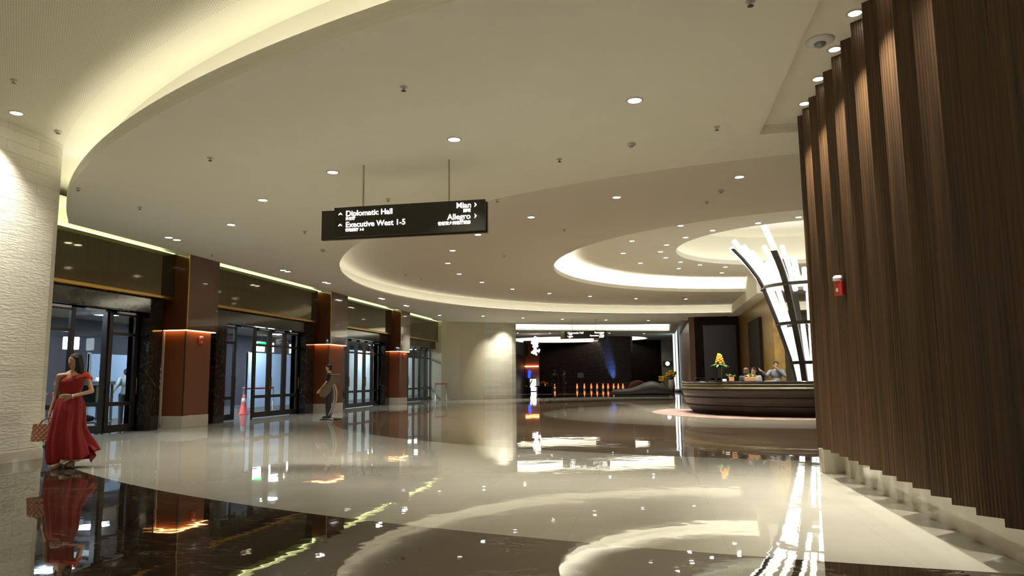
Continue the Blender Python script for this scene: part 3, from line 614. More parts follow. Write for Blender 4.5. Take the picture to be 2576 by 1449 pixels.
# ================================================================== HANGING SIGNS
def text(body, size, loc, parent, m, align='LEFT', name='lettering', extr=.004, rot=0, off=0):
    cu = bpy.data.curves.new(name, 'FONT'); cu.body = body; cu.size = size; cu.align_x = align; cu.extrude = extr; cu.offset = off
    t = bpy.data.objects.new('t', cu); COL.objects.link(t); bpy.context.view_layer.update()
    me = bpy.data.meshes.new_from_object(t.evaluated_get(bpy.context.evaluated_depsgraph_get()))
    bpy.data.objects.remove(t); me.materials.clear(); me.materials.append(m)
    o = bpy.data.objects.new(name, me); COL.objects.link(o); o.parent = parent; o.location = loc; o.rotation_euler = (math.radians(90), 0, 0); return o
def hanging_sign(label, loc, W, H, back, rods, rodtop, left, right, ts):
    t = thing('hanging_sign', label, 'sign', loc)
    MB().box(0, W, -.035, .035, 0, H).build('front_panel', MT['signbody'], t, bevel=.004)
    MB().box(-back, W+.02, .045, .11, -.02, H-.02).build('rear_panel', MT['signback'], t, bevel=.004)
    for x in rods: MB().tube([(x, .04, H), (x, .04, rodtop-loc[2])], .014).build('rod', MT['rod'], t)
    for tx, x, z, sz, al in left+right:
        def wd(b):
            cu = bpy.data.curves.new('m', 'FONT'); cu.body = b; cu.size = sz; o = bpy.data.objects.new('m', cu); COL.objects.link(o)
            bpy.context.view_layer.update(); v = o.dimensions.x; bpy.data.objects.remove(o); return v
        x0 = x if al == 'LEFT' else x-wd(tx); pre = ''
        for wo in tx.split(' '):
            off = 0 if not pre else wd(pre+'l')-wd('l')
            text(wo, sz, (x0+off, -.041, z), t, MT['signtxt'], 'LEFT', off=.0012); pre += wo+' '
    for (x, z, k) in ts:
        a = .035; mb = MB()
        if k == 'up': P = [(-a, -.018), (-a*.6, .004), (0, .024), (a*.6, .004), (a, -.018), (a*.5, -.012), (0, .0), (-a*.5, -.012)]
        else: P = [(-.016, -a), (.004, -a*.6), (.022, 0), (.004, a*.6), (-.016, a), (-.012, a*.5), (0.002, 0), (-.012, -a*.5)]
        n = len(P); mb.add([(x+p, -.042, z+q) for p, q in P]+[(x+p, -.036, z+q) for p, q in P], [tuple(range(n)), tuple(range(2*n-1, n-1, -1))]+[(i, n+i, n+(i+1) % n, (i+1) % n) for i in range(n)])
        mb.build('arrow', MT['signtxt'], t)
    return t
hanging_sign('near dark hanging sign reading Diplomatic Hall, Executive West 1-5, Mian and Allegro', (-4.90, 10.6, 3.49), 2.47, .485, .25, (.46, 1.88), ZM,
             [('Diplomatic Hall', .20, .335, .125, 'LEFT'), ('外交厅', .20, .275, .055, 'LEFT'), ('Executive West 1-5', .20, .155, .125, 'LEFT'), ('行政西厅 1-5', .20, .09, .055, 'LEFT')],
             [('Mian', 2.24, .365, .125, 'RIGHT'), ('面吧', 2.24, .30, .06, 'RIGHT'), ('Allegro', 2.24, .19, .125, 'RIGHT'), ('快板意大利餐厅厨房', 2.24, .115, .058, 'RIGHT')],
             [(.11, .375, 'up'), (.11, .195, 'up'), (2.32, .405, 'r'), (2.32, .23, 'r')])
hanging_sign('far small dark hanging sign with white lettering under the coffer', (-5.0, 42.5, 3.51), 2.45, .42, .25, (.45, 1.85), ZM,
             [('Diplomatic Hall', .18, .27, .15, 'LEFT'), ('外交厅', .25, .20, .07, 'LEFT'), ('Lobby', .18, .085, .13, 'LEFT'), ('大堂', .25, .02, .07, 'LEFT')],
             [('Reception', 2.32, .27, .14, 'RIGHT'), ('接待处', 2.3, .20, .07, 'RIGHT'), ('Executive West', 2.32, .10, .13, 'RIGHT'), ('行政西厅', 2.3, .02, .07, 'RIGHT')], [])

# ================================================================== RECEPTION
def sector_sweep(prof, cx, cy, a0, a1, n=48):       # profile (radius, z) swept round, closed
    mb = MB(); k = len(prof); vs = []
    for i in range(n+1):
        a = math.radians(a0+(a1-a0)*i/n)
        for r, z in prof: vs.append((cx+r*math.cos(a), cy+r*math.sin(a), z))
    fs = [(i*k+j, (i+1)*k+j, (i+1)*k+(j+1) % k, i*k+(j+1) % k) for i in range(n) for j in range(k)]
    fs += [tuple(range(k)), tuple(n*k+j for j in range(k-1, -1, -1))]
    mb.add(vs, fs); return mb
KX, KY = 5.0, 26.3
def desk(label, a0, a1, R):
    t = thing('reception_desk', label, 'desk', (KX, KY, 0), group='curved reception desk modules')
    tiers = [(.04, .30, -.34, -.16), (.30, .56, -.16, -.08), (.56, .80, -.08, -.02)]
    for z0, z1, o0, o1 in tiers:
        sector_sweep([(R-.7, z0), (R+o0, z0), (R+(o0+o1)/2+.04, (z0+z1)/2), (R+o1+.03, z1-.03), (R+o1+.03, z1), (R-.7, z1)], 0, 0, a0, a1).build('wood_tier', MT['deskwood'], t)
    for z0, z1 in ((.80, .91), (.915, 1.02)):
        sector_sweep([(R-.7, z0), (R-.02, z0), (R+.03, (z0+z1)/2), (R-.01, z1), (R-.7, z1)], 0, 0, a0, a1).build('olive_band', MT['deskgold'], t)
    sector_sweep([(R-.8, 1.022), (R+.02, 1.022), (R+.04, 1.045), (R+.02, 1.07), (R-.8, 1.07)], 0, 0, a0, a1).build('countertop', MT['blackgloss'], t)
    sector_sweep([(R-.7, 0), (R-.45, 0), (R-.45, .04), (R-.7, .04)], 0, 0, a0, a1).build('plinth', MT['deskgold'], t)
    return t
desk('left module of the curved dark reception desk with stacked wooden tiers', 165, 234, 3.98)
desk('right module of the curved reception desk in front of the glowing lantern', 234.3, 325, 4.08)
tag(flat_ring(KX, KY, 3.0, 5.05, .006, 120, 150, 400).build('carpet', MT['carpet']), 'red and grey patterned carpet ring around the reception desk', 'carpet')

# glowing lantern of white light tubes
LX, LY = 5.4, 26.3
lt = thing('tube_lantern', 'giant flared lantern of glowing white tubes with dark ribs behind the desk', 'light sculpture', (LX, LY, 0))
def rad(z):    # half width of the lantern at height z
    P = [(0, .50), (1.0, .57), (1.75, .70), (3.2, 1.12), (4.46, 1.55), (5.2, 2.05), (5.8, 2.6), (6.6, 3.1)]
    for (z0, r0), (z1, r1) in zip(P, P[1:]):
        if z <= z1: return r0+(r1-r0)*(z-z0)/(z1-z0)
    return P[-1][1]
MB().lathe([(.62, 0), (.62, .1), (.5, .12), (.001, .121)], 32).build('base', MT['door'], lt)
for k in range(8):
    a = math.radians(187+45*k); top = 5.65 if k % 2 == 0 else 5.30
    pts = [((rad(z)+.03)*math.cos(a)*(1 if z < 4.5 else 1), (rad(z)+.03)*math.sin(a), z) for z in [.1+(top-.1)*i/16 for i in range(17)]]
    mb = MB(); rm = Matrix.Rotation(a, 3, 'Z'); vs = []
    for p in pts:
        p = Vector(p)
        for u, v in ((-.03, -.10), (.05, -.10), (.05, .10), (-.03, .10)): vs.append(p + rm @ Vector((u, v, 0)))
    fs = [(i*4+j, (i+1)*4+j, (i+1)*4+(j+1) % 4, i*4+(j+1) % 4) for i in range(16) for j in range(4)]+[(3, 2, 1, 0), (64, 65, 66, 67)]
    mb.add(vs, fs); mb.build('curved_rib', MT['door'], lt)
for z in (1.66, 2.98, 4.26):
    r = rad(z)+.05
    mb = MB(); prof = [(r-.05, z-.055), (r+.03, z-.055), (r+.03, z+.055), (r-.05, z+.055)]; n = 56
    vs = [(q*math.cos(2*math.pi*i/n), q*math.sin(2*math.pi*i/n), zz) for i in range(n) for q, zz in prof]
    mb.add(vs, [(i*4+j, ((i+1) % n)*4+j, ((i+1) % n)*4+(j+1) % 4, i*4+(j+1) % 4) for i in range(n) for j in range(4)]); mb.build('ring', MT['door'], lt)
rnd = random.Random(5); cnt = 0
for k in range(24):
    a = math.radians(k*15+4)
    segs = [(.15, 1.60), (1.72, 2.92), (3.04, 4.20)]
    for z0, z1 in segs:
        if cnt >= 99: break
        if rnd.random() < .12: continue
        pts = [((rad(z)-.08)*math.cos(a), (rad(z)-.08)*math.sin(a), z) for z in (z0, (z0+z1)/2, z1)]
        MB().tube(pts, .052+rad(z0)*.03, 8).build('light_tube', MT['tube'], lt); cnt += 1
    if cnt < 99:
        top = 5.0+rnd.random()*1.35
        pts = [((rad(z)-.10)*math.cos(a+.04), (rad(z)-.10)*math.sin(a+.04), z) for z in (4.33, (4.33+top)/2, top)]
        MB().tube(pts, .095, 8).build('light_tube', MT['tube'], lt); cnt += 1

# things on the desk
def leafmesh(mb, c, n, L, wd, droop, rnd, up=.4, z=0):
    for i in range(n):
        a = 2*math.pi*i/n+rnd.random()*.6; d = Vector((math.cos(a), math.sin(a), 0)); sd = Vector((-d.y, d.x, 0))
        l = L*(.7+.5*rnd.random()); u = up*(.5+rnd.random()); vs = []; K = 5
        for k in range(K+1):
            f = k/K; p = Vector(c)+d*l*f+Vector((0, 0, l*(u*f-droop*f*f))); ww = wd*math.sin(math.pi*min(.98, f*.9+.08))
            vs += [p-sd*ww, p+Vector((0, 0, ww*.3)), p+sd*ww]
        fs = []
        for k in range(K):
            for j in (0, 1): fs.append((k*3+j, k*3+j+1, k*3+3+j+1, k*3+3+j))
        mb.add(vs, fs)
TZ = 1.07
t = thing('flower_vase', 'tall dark green vase with orange and yellow flowers on the reception desk', 'vase', (2.13, 24.05, TZ))
MB().lathe([(.06, 0), (.055, .02), (.05, .2), (.075, .45), (.085, .50), (.07, .50), (.001, .49)], 20).build('vase', mat('green_vase', (.035, .045, .02), .2), t, True)
rn = random.Random(3); mb = MB(); leafmesh(mb, (0, 0, .50), 16, .32, .04, .5, rn, .35); mb.build('leaves', MT['leaf'], t, True)
mb = MB(); mb2 = MB()
for i in range(26):
    f = i/26; a = i*2.4; r = .115*(1-f*.8); tgt = mb if f < .5 else mb2
    tgt.ell((r*math.cos(a), r*math.sin(a), .56+f*.30), (.05, .05, .042), n=8, k=6)
mb.build('orange_blossoms', MT['orange'], t, True); mb2.build('yellow_blossoms', MT['yellow'], t, True)
def planter(label, loc, w):
    t = thing('planter_box', label, 'planter', loc, math.radians(-8), 'terracotta planters on the reception desk')
    MB().box(-w, w, -.09, .09, 0, .13).build('box', MT['terra'], t, bevel=.01)
    mb = MB(); rn = random.Random(int(loc[0]*10))
    for i in range(5): leafmesh(mb, (-w*.8+i*w*.4, 0, .12), 7, .11, .02, .5, rn, 1.0)
    mb.build('leaves', MT['leaf2'], t, True)
planter('right terracotta planter of pale leaves on the reception desk', (2.93, 23.1, TZ), .17)
planter('left small planter of pale leaves on the reception desk', (2.40, 23.35, TZ), .075)
def monitor(label, loc, w):
    t = thing('desk_screen', label, 'screen', loc, math.radians(12), 'low screens on the reception desk')
    MB().box(-w, w, -.015, .015, .09, .15, Matrix.Rotation(-1.0, 4, 'X')).box(-w, w, -.1, .12, .10, .12).build('panel', MT['blackgloss'], t)
    MB().box(-.03, .03, -.02, .02, 0, .11).box(-.09, .09, -.06, .06, 0, .012).build('stand', MT['black'], t)
monitor('wide low black screen on the reception desk left of the vase', (1.95, 23.6, TZ), .19)
monitor('narrow low black screen at the left end of the reception desk', (1.50, 24.0, TZ), .14)
tag(MB().box(2.12, 2.24, 23.20, 23.28, TZ, TZ+.07).build('card_holder', MT['paper'], bevel=.01), 'small white card holder beside the left planter on the desk', 'card holder')
tag(MB().box(3.30, 3.62, 22.75, 22.95, TZ, TZ+.012).build('paper_sheet', MT['paper']), 'white sheet of paper in front of the seated clerk', 'paper')

# lit glass fin and ceiling track of the passage
t = thing('glass_fin', 'tall narrow lit glass fin on a white foot beside the dark bench', 'glass panel', (1.95, 60.4, 0))
MB().box(-.20, -.05, -.3, .3, .30, ZM-.02).build('left_glass', MT['neon'], t)
MB().box(.0, .14, -.3, .3, .30, ZM-.02).build('right_glass', MT['neon'], t)
MB().lathe([(.3, 0), (.34, .12), (.22, .3), (.001, .31)], 16, (-.02, 0, 0)).build('foot', MT['white'], t, True)
MB().tube([(-.04, -.32, .3), (-.04, -.32, ZM-.02)], .03).build('mullion', MT['door'], t)
tag(MB().box(1.83, 2.18, 43.6, 59.5, ZM-.16, ZM-.005).build('glass_ceiling_track', mat('mirror_facets', (.75, .74, .70), .12, metal=1, bump=1, bscale=3)), 'bright faceted glass track running along the ceiling to the glass fin', 'ceiling trim')
t = thing('wall_sign', 'small black square sign with white symbol on the far cream wall', 'sign', (1.45, 69.76, 2.42))
MB().box(-.42, .42, -.04, 0, -.24, .24).build('plate', MT['black'], t)
MB().lathe([(.20, 0), (.20, .02), (.001, .021)], 20, (0, -.04, 0), Matrix.Rotation(math.pi/2, 3, 'X')).build('symbol', MT['icon'], t)

# ================================================================== BENCH, FAR THINGS
t = thing('bench', 'large dark organic bench with a rising hump before the far wall', 'bench', (-.7, 46.2, 0))
mb = MB(); NX, NA = 40, 14; vs = []
for i in range(NX+1):
    f = i/NX; x = -1.95+3.95*f
    h = .40+.02*math.sin(f*3)+.50*math.exp(-((f-.66)/.24)**2)-.05*f; e = min(1, math.sqrt(max(0, 1-(abs(2*f-1))**8))); h = .08+(h-.08)*e
    dp = .75*(.35+.65*e)
    for k in range(NA):
        a = 2*math.pi*k/NA; ca, sa = math.cos(a), math.sin(a)
        y = dp*math.copysign(abs(ca)**.7, ca); z = .09+h/2+(h/2-.02)*math.copysign(abs(sa)**.6, sa)
        vs.append((x, y, z))
mb.add(vs, [(i*NA+k, (i+1)*NA+k, (i+1)*NA+(k+1) % NA, i*NA+(k+1) % NA) for i in range(NX) for k in range(NA)]+[tuple(range(NA)), tuple(NX*NA+k for k in range(NA-1, -1, -1))])
mb.build('seat', MT['sofa'], t, True)
MB().box(-1.6, 1.7, -.5, .5, 0, .12).build('plinth', MT['black'], t)
t = thing('bench', 'low bench with red upholstery behind the dark organic bench', 'bench', (-1.0, 50.5, 0))
MB().ell((0, 0, .5), (.62, .6, .5), n=20, k=12).build('seat', MT['sofared'], t, True); MB().box(-.4, .4, -.3, .3, 0, .2).build('plinth', MT['black'], t)
def flowers(label, loc, sc):
    t = thing('flower_pot', label, 'flowers', loc)
    MB().lathe([(.16*sc, 0), (.22*sc, .35*sc), (.18*sc, .8*sc), (.13*sc, .82*sc), (.001, .8*sc)], 16).build('pot', MT['lightgrey'], t, True)
    mb = MB(); rn = random.Random(int(sc*100)+5)
    for i in range(26): mb.ell(((rn.random()-.5)*.6*sc, (rn.random()-.5)*.4*sc, (1.0+rn.random()*.35)*sc), (.11*sc, .11*sc, .08*sc), n=7, k=5)
    mb.build('yellow_blossoms', MT['yellow'], t, True)
    mb = MB(); leafmesh(mb, (0, 0, .8*sc), 10, .3*sc, .05*sc, .4, rn, .8); mb.build('leaves', MT['leaf'], t, True)
flowers('lower pot of yellow flowers behind the right end of the dark bench', (.75, 56, 0), .9)
flowers('taller pot of yellow flowers next to the glass fin', (1.45, 57.5, 0), 1.2)
for i in range(12):
    px = [-10.6, -9.6, -8.6, -7.3, -6.55, -5.85, -5.25, -4.65, -4.15, -3.6, -3.15, -2.7][i]
    # follow the curved tiled wall
    for (x0, y0), (x1, y1) in zip(dw, dw[1:]):
        if x0 <= px <= x1: py = y0+(y1-y0)*(px-x0)/(x1-x0)
    t = thing('wall_uplight', 'small amber uplight at the foot of the dark tiled wall, %s from the left' % ORD[i], 'lamp', (px, py-.5, 0), group='amber uplights along the tiled wall')
    MB().lathe([(.12, 0), (.12, .12), (.10, .14), (.001, .141)], 14).build('body', MT['steel'], t)
    MB().lathe([(.06, .142), (.10, .25), (.07, .42), (.03, .62), (.001, .63)], 12).build('amber_glow', MT['amberdot'], t, True)
t = thing('floor_lamp', 'bright white box floor lamp glowing in the far distance', 'lamp', (-10.55, 64.8, 0))
MB().box(-.24, .24, -.24, .24, .06, 1.12).build('lit_shade', MT['lantern'], t, bevel=.03); MB().box(-.2, .2, -.2, .2, 0, .06).build('foot', MT['door'], t)
t = thing('sculpture', 'blue glowing upright ornament above the white box lamp', 'ornament', (-11.1, 66.0, 0))
MB().lathe([(.2, 0), (.2, 1.15), (.001, 1.16)], 14).build('plinth', MT['darkwall'], t)
mb = MB(); mb.ell((0, 0, 1.4), (.15, .1, .24)).ell((.03, 0, 1.75), (.18, .1, .22)); mb.organic('ornament', MT['bluelit'], t, .04, 3)
t = thing('plant', 'dark leafy plant left of the white box lamp', 'plant', (-10.6, 62.6, 0))
MB().lathe([(.2, 0), (.22, .4), (.001, .39)], 14).build('pot', MT['black'], t); mb = MB(); leafmesh(mb, (0, 0, .4), 18, .6, .07, .5, rn, 1.2); mb.build('leaves', MT['leaf'], t, True)
t = thing('low_table', 'low dark table with yellow flowers right of the white box lamp', 'table', (-9.2, 62.8, 0))
MB().box(-.85, .85, -.4, .4, .44, .52).build('table_top', MT['darkwall'], t); MB().box(-.6, .6, -.3, .3, 0, .44).build('pedestal', MT['darkwall'], t)
t = thing('flower_bowl', 'yellow orange flowers in a bowl on the low dark table', 'flowers', (-9.3, 62.8, .52))
MB().lathe([(.08, 0), (.18, .1), (.001, .09)], 12).build('bowl', MT['black'], t); mb = MB()
for i in range(9): mb.ell((-.25+i*.07, 0, .34-abs(i-3)*.03), (.09, .09, .09), n=7, k=5)
mb.build('blossoms', MT['orange'], t, True)
t = thing('info_stand', 'slim free-standing sign post before the dark tiled wall', 'sign', (-6.05, 62.5, 0))
MB().lathe([(.2, 0), (.2, .03), (.001, .031)], 14).build('foot', MT['door'], t); MB().tube([(0, 0, .03), (0, 0, 1.35)], .03).build('post', MT['door'], t); MB().box(-.26, .26, -.03, .03, 1.2, 1.62).build('panel', MT['grey'], t)
t = thing('console_table', 'brown console table by the far left wall before the stone wall corner', 'table', (-11.9, 57.5, 0))
MB().box(-.4, .55, -1, 1, .78, .84).build('table_top', MT['darkwall'], t)
for x in (-.3, .45):
    for y in (-.9, .9): MB().box(x-.03, x+.03, y-.03, y+.03, 0, .78).build('leg', MT['copper'], t)
t = thing('crystal_chandelier', 'tall hanging cluster of glowing crystals at the far left', 'chandelier', (-9.0, 56.5, 0))
MB().tube([(0, 0, ZM), (0, 0, 4.4)], .03).build('stem', MT['steel'], t); rn = random.Random(9)
for i in range(60):
    z = 3.05+1.35*rn.random(); r = .30*(.45+.55*math.sin((z-3.0)/1.45*math.pi*.75+.4)); a = rn.random()*6.28
    q = MB(); q.ell((r*math.cos(a)*rn.random()*1.2, r*math.sin(a), z), (.085, .085, .10), n=6, k=4); q.build('crystal', MT['crystal'], t)
MB().box(-11.6, -10.3, 66.38, 66.5, 2.24, 2.32).build('wall_amber_strip', MT['amber'])['kind'] = 'structure'

# ================================================================== STANCHIONS, KIOSK
def stanchion_pair(label, a, b, h=.95):
    t = thing('belt_barrier', label, 'barrier', (a[0], a[1], 0))
    for p in (a, b):
        x, y = p[0]-a[0], p[1]-a[1]
        MB().lathe([(.16, 0), (.16, .02), (.03, .04), (.028, h), (.04, h), (.04, h+.05), (.001, h+.051)], 16, (x, y, 0)).build('post', MT['steel'], t, True)
    d = Vector((b[0]-a[0], b[1]-a[1], 0)); n = Vector((-d.y, d.x, 0)).normalized()*.004
    mb = MB(); z0, z1 = h-.04, h+.02
    mb.add([Vector((0, 0, z0))+n, d+Vector((0, 0, z0))+n, d+Vector((0, 0, z1))+n, Vector((0, 0, z1))+n, Vector((0, 0, z0))-n, d+Vector((0, 0, z0))-n, d+Vector((0, 0, z1))-n, Vector((0, 0, z1))-n], [(0, 1, 2, 3), (7, 6, 5, 4), (0, 4, 5, 1), (3, 2, 6, 7), (0, 3, 7, 4), (1, 5, 6, 2)])
    mb.build('red_belt', MT['belt'], t)
stanchion_pair('steel belt barrier with red belt at the far end of the glass doors', (-12.25, 40.3), (-11.85, 41.2))
stanchion_pair('steel belt barrier with red belt seen through the second glass door', (-15.2, 25.2), (-15.2, 27.4))
stanchion_pair('steel belt barrier with red belt seen through the third glass door', (-15.6, 39.0), (-15.6, 42.5))
stanchion_pair('steel belt barrier with red belt inside the open nearest door', (-14.3, 15.1), (-15.2, 16.3))
t = thing('kiosk_stand', 'free-standing lectern with curved steel leg and brown slanted board beside the usher', 'stand', (-9.98, 21.6, 0))
MB().lathe([(.38, 0), (.38, .025), (.33, .045), (.001, .046)], 32, sq=.7).build('base', MT['black'], t)
leg = [(-.10, 0, .04), (.03, 0, .30), (.12, 0, .60), (.13, 0, .85), (.07, 0, 1.05), (-.02, 0, 1.18)]
for dx in (-.035, .035): MB().tube([(x+dx, y+.02, z) for x, y, z in leg], .026, 10).build('curved_leg', MT['steel'], t, True)
mb = MB(); bp_ = [(-.40, .80), (-.36, .72), (-.20, .70), (-.04, .84), (.07, 1.12), (.27, 1.14), (.27, 1.40), (.01, 1.41), (-.04, 1.24), (-.12, 1.12), (-.26, 1.0)]
n = len(bp_); mb.add([(x, -.06, z) for x, z in bp_]+[(x, -.03, z) for x, z in bp_], [tuple(range(n)), tuple(range(2*n-1, n-1, -1))]+[(i, n+i, n+(i+1) % n, (i+1) % n) for i in range(n)])
mb.build('brown_board', MT['board'], t)
MB().box(-.01, .27, -.07, .02, 1.405, 1.425).build('edge_strip', MT['steel'], t)

# ================================================================== VESTIBULE CONTENTS
for i, y in enumerate([12, 17, 22, 28, 34, 40, 47, 55]):
    for j, x in enumerate((-15.5, -18.6)):
        t = thing('ceiling_panel_light', 'cool white square light beyond the glass doors, %s from the near end, %s row' % (ORD[i], ('front', 'back')[j]), 'ceiling light', (x, y, 3.6), group='square lights in the vestibule')
        MB().box(-.36, .36, -.36, .36, -.03, 0).build('frame', MT['white'], t); MB().box(-.32, .32, -.32, .32, -.036, -.030).build('diffuser', MT['coolp'], t)
def board(label, x0, y0, x1, y1, h, m):
    t = thing('partition_board', label, 'partition', (x0, y0, 0)); d = Vector((x1-x0, y1-y0, 0)); L = d.length; t.rotation_euler = (0, 0, math.atan2(d.y, d.x))
    MB().box(0, L, -.03, .03, .12, h).build('panel', m, t); MB().box(0, L, -.04, .04, 0, .12).build('foot_rail', MT['grey'], t); MB().box(0, .06, -.045, .045, .0, h+.03).build('post', MT['steel'], t)
board('pale blue partition board behind the two guards in the nearest doorway', -16.6, 19.0, -16.6, 20.6, 2.10, MT['pale'])
board('wide pale blue partition board seen through the second glass door', -16.6, 27.7, -16.6, 33.4, 2.42, MT['pale'])
board('white narrow board with bright edge at the left of the second glass door', -17.2, 25.4, -16.9, 25.8, 2.9, MT['white'])
for k_, (a_, b_) in enumerate([(28.4, 29.3), (29.6, 30.1), (31.6, 32.6)]):
    t = thing('lit_window', 'small bright window above the wide blue board, %s from the left' % ORD[k_], 'window', (-16.75, (a_+b_)/2, 2.5), group='bright windows above the blue board')
    MB().box(-.02, .02, (a_-b_)/2, (b_-a_)/2, 0, .42).build('pane', MT['screen'], t); MB().box(-.04, -.02, (a_-b_)/2-.05, (b_-a_)/2+.05, -.05, .47).build('frame', MT['door'], t)
board('pale board seen through the third glass door', -16.6, 37.6, -16.6, 44.6, 2.9, mat('white_board', (.74, .80, .76), .5))
board('pale board seen through the farthest glass door', -16.6, 46.4, -16.6, 55.5, 2.7, mat('grey_board', (.62, .61, .57), .5))
t = thing('security_scanner', 'grey baggage scanner frame with black hood behind the woman in red', 'scanner', (-14.15, 16.15, 0), math.radians(30))
for x in (-.55, .55):
    for y in (-.3, .3): MB().tube([(x, y, 0), (x, y, 1.25)], .035).build('leg', MT['grey'], t)
MB().box(-.62, .62, -.36, .36, 1.18, 1.27).box(-.6, .6, -.33, .33, .22, .26).build('shelf', MT['grey'], t)
MB().box(-.5, .3, -.32, .3, .72, 1.17).build('black_hood', MT['black'], t, bevel=.02); MB().box(.36, .44, -.40, -.37, .80, 1.10).build('yellow_label', MT['yellowl'], t)
MB().ell((-.1, 0, .34), (.36, .2, .10)).build('black_cloth', MT['cloth_b'], t, True)
t = thing('lit_sign_box', 'glowing blue-white square sign seen through the nearest doorway', 'sign', (-13.75, 15.15, 2.20), math.radians(42))
MB().box(-.17, .17, -.05, .05, -.16, .14).build('lit_face', MT['screen'], t, bevel=.02); MB().tube([(0, 0, .14), (0, 0, 1.40)], .015).build('rod', MT['black'], t)
t = thing('exit_sign', 'green lit exit sign seen through the second glass door', 'sign', (-15.9, 27.6, 2.75), math.radians(42))
MB().box(-.17, .17, -.03, .03, -.07, .07).build('lit_face', MT['green'], t); MB().tube([(0, 0, .07), (0, 0, .86)], .012).build('rod', MT['black'], t)
t = thing('traffic_cone', 'pink and white cone seen through the second glass door', 'cone', (-15.0, 24.9, 0))
MB().lathe([(.2, 0), (.2, .04), (.15, .05), (.09, .45), (.05, .72), (.001, .721)], 16).build('cone_body', MT['cone'], t, True); MB().lathe([(.098, .44), (.072, .60)], 16).build('white_band', MT['paper'], t, True)
t = thing('counter', 'brown wooden counter seen through the closed leaf of the nearest door', 'counter', (-14.15, 18.1, 0), math.radians(40))
MB().box(-.3, .3, -.2, .2, 0, .62).build('body', MT['brownwood'], t); MB().box(-.33, .33, -.23, .23, .62, .66).build('top', MT['paper'], t)
# ================================================================== PEOPLE
def hand(mb, wr, d, nrm, k=1.0, curl=.5):
    wr = Vector(wr); d = Vector(d).normalized(); n = Vector(nrm); n = (n-d*n.dot(d)).normalized(); sd = d.cross(n)
    for i in range(4):
        o = sd*((i-1.5)*.019*k); mb.cone(wr+o*.6, .017*k, wr+d*.085*k+o, .0125*k, 8)
        L = (.066, .076, .072, .056)[i]*k; a = wr+d*.085*k+o; b = a+(d*math.cos(curl*.5)+n*math.sin(curl*.5))*L*.5; e = b+(d*math.cos(curl*1.3)+n*math.sin(curl*1.3))*L*.5
        mb.cone(a, .0095*k, b, .0088*k, 8); mb.cone(b, .0088*k, e, .0075*k, 8)
    a = wr+d*.02*k-sd*.028*k; b = a+(d*.75-sd*.6+n*.2).normalized()*.042*k; e = b+(d*.95-sd*.15+n*.3).normalized()*.034*k
    mb.cone(a, .012*k, b, .0105*k, 8); mb.cone(b, .0105*k, e, .009*k, 8)
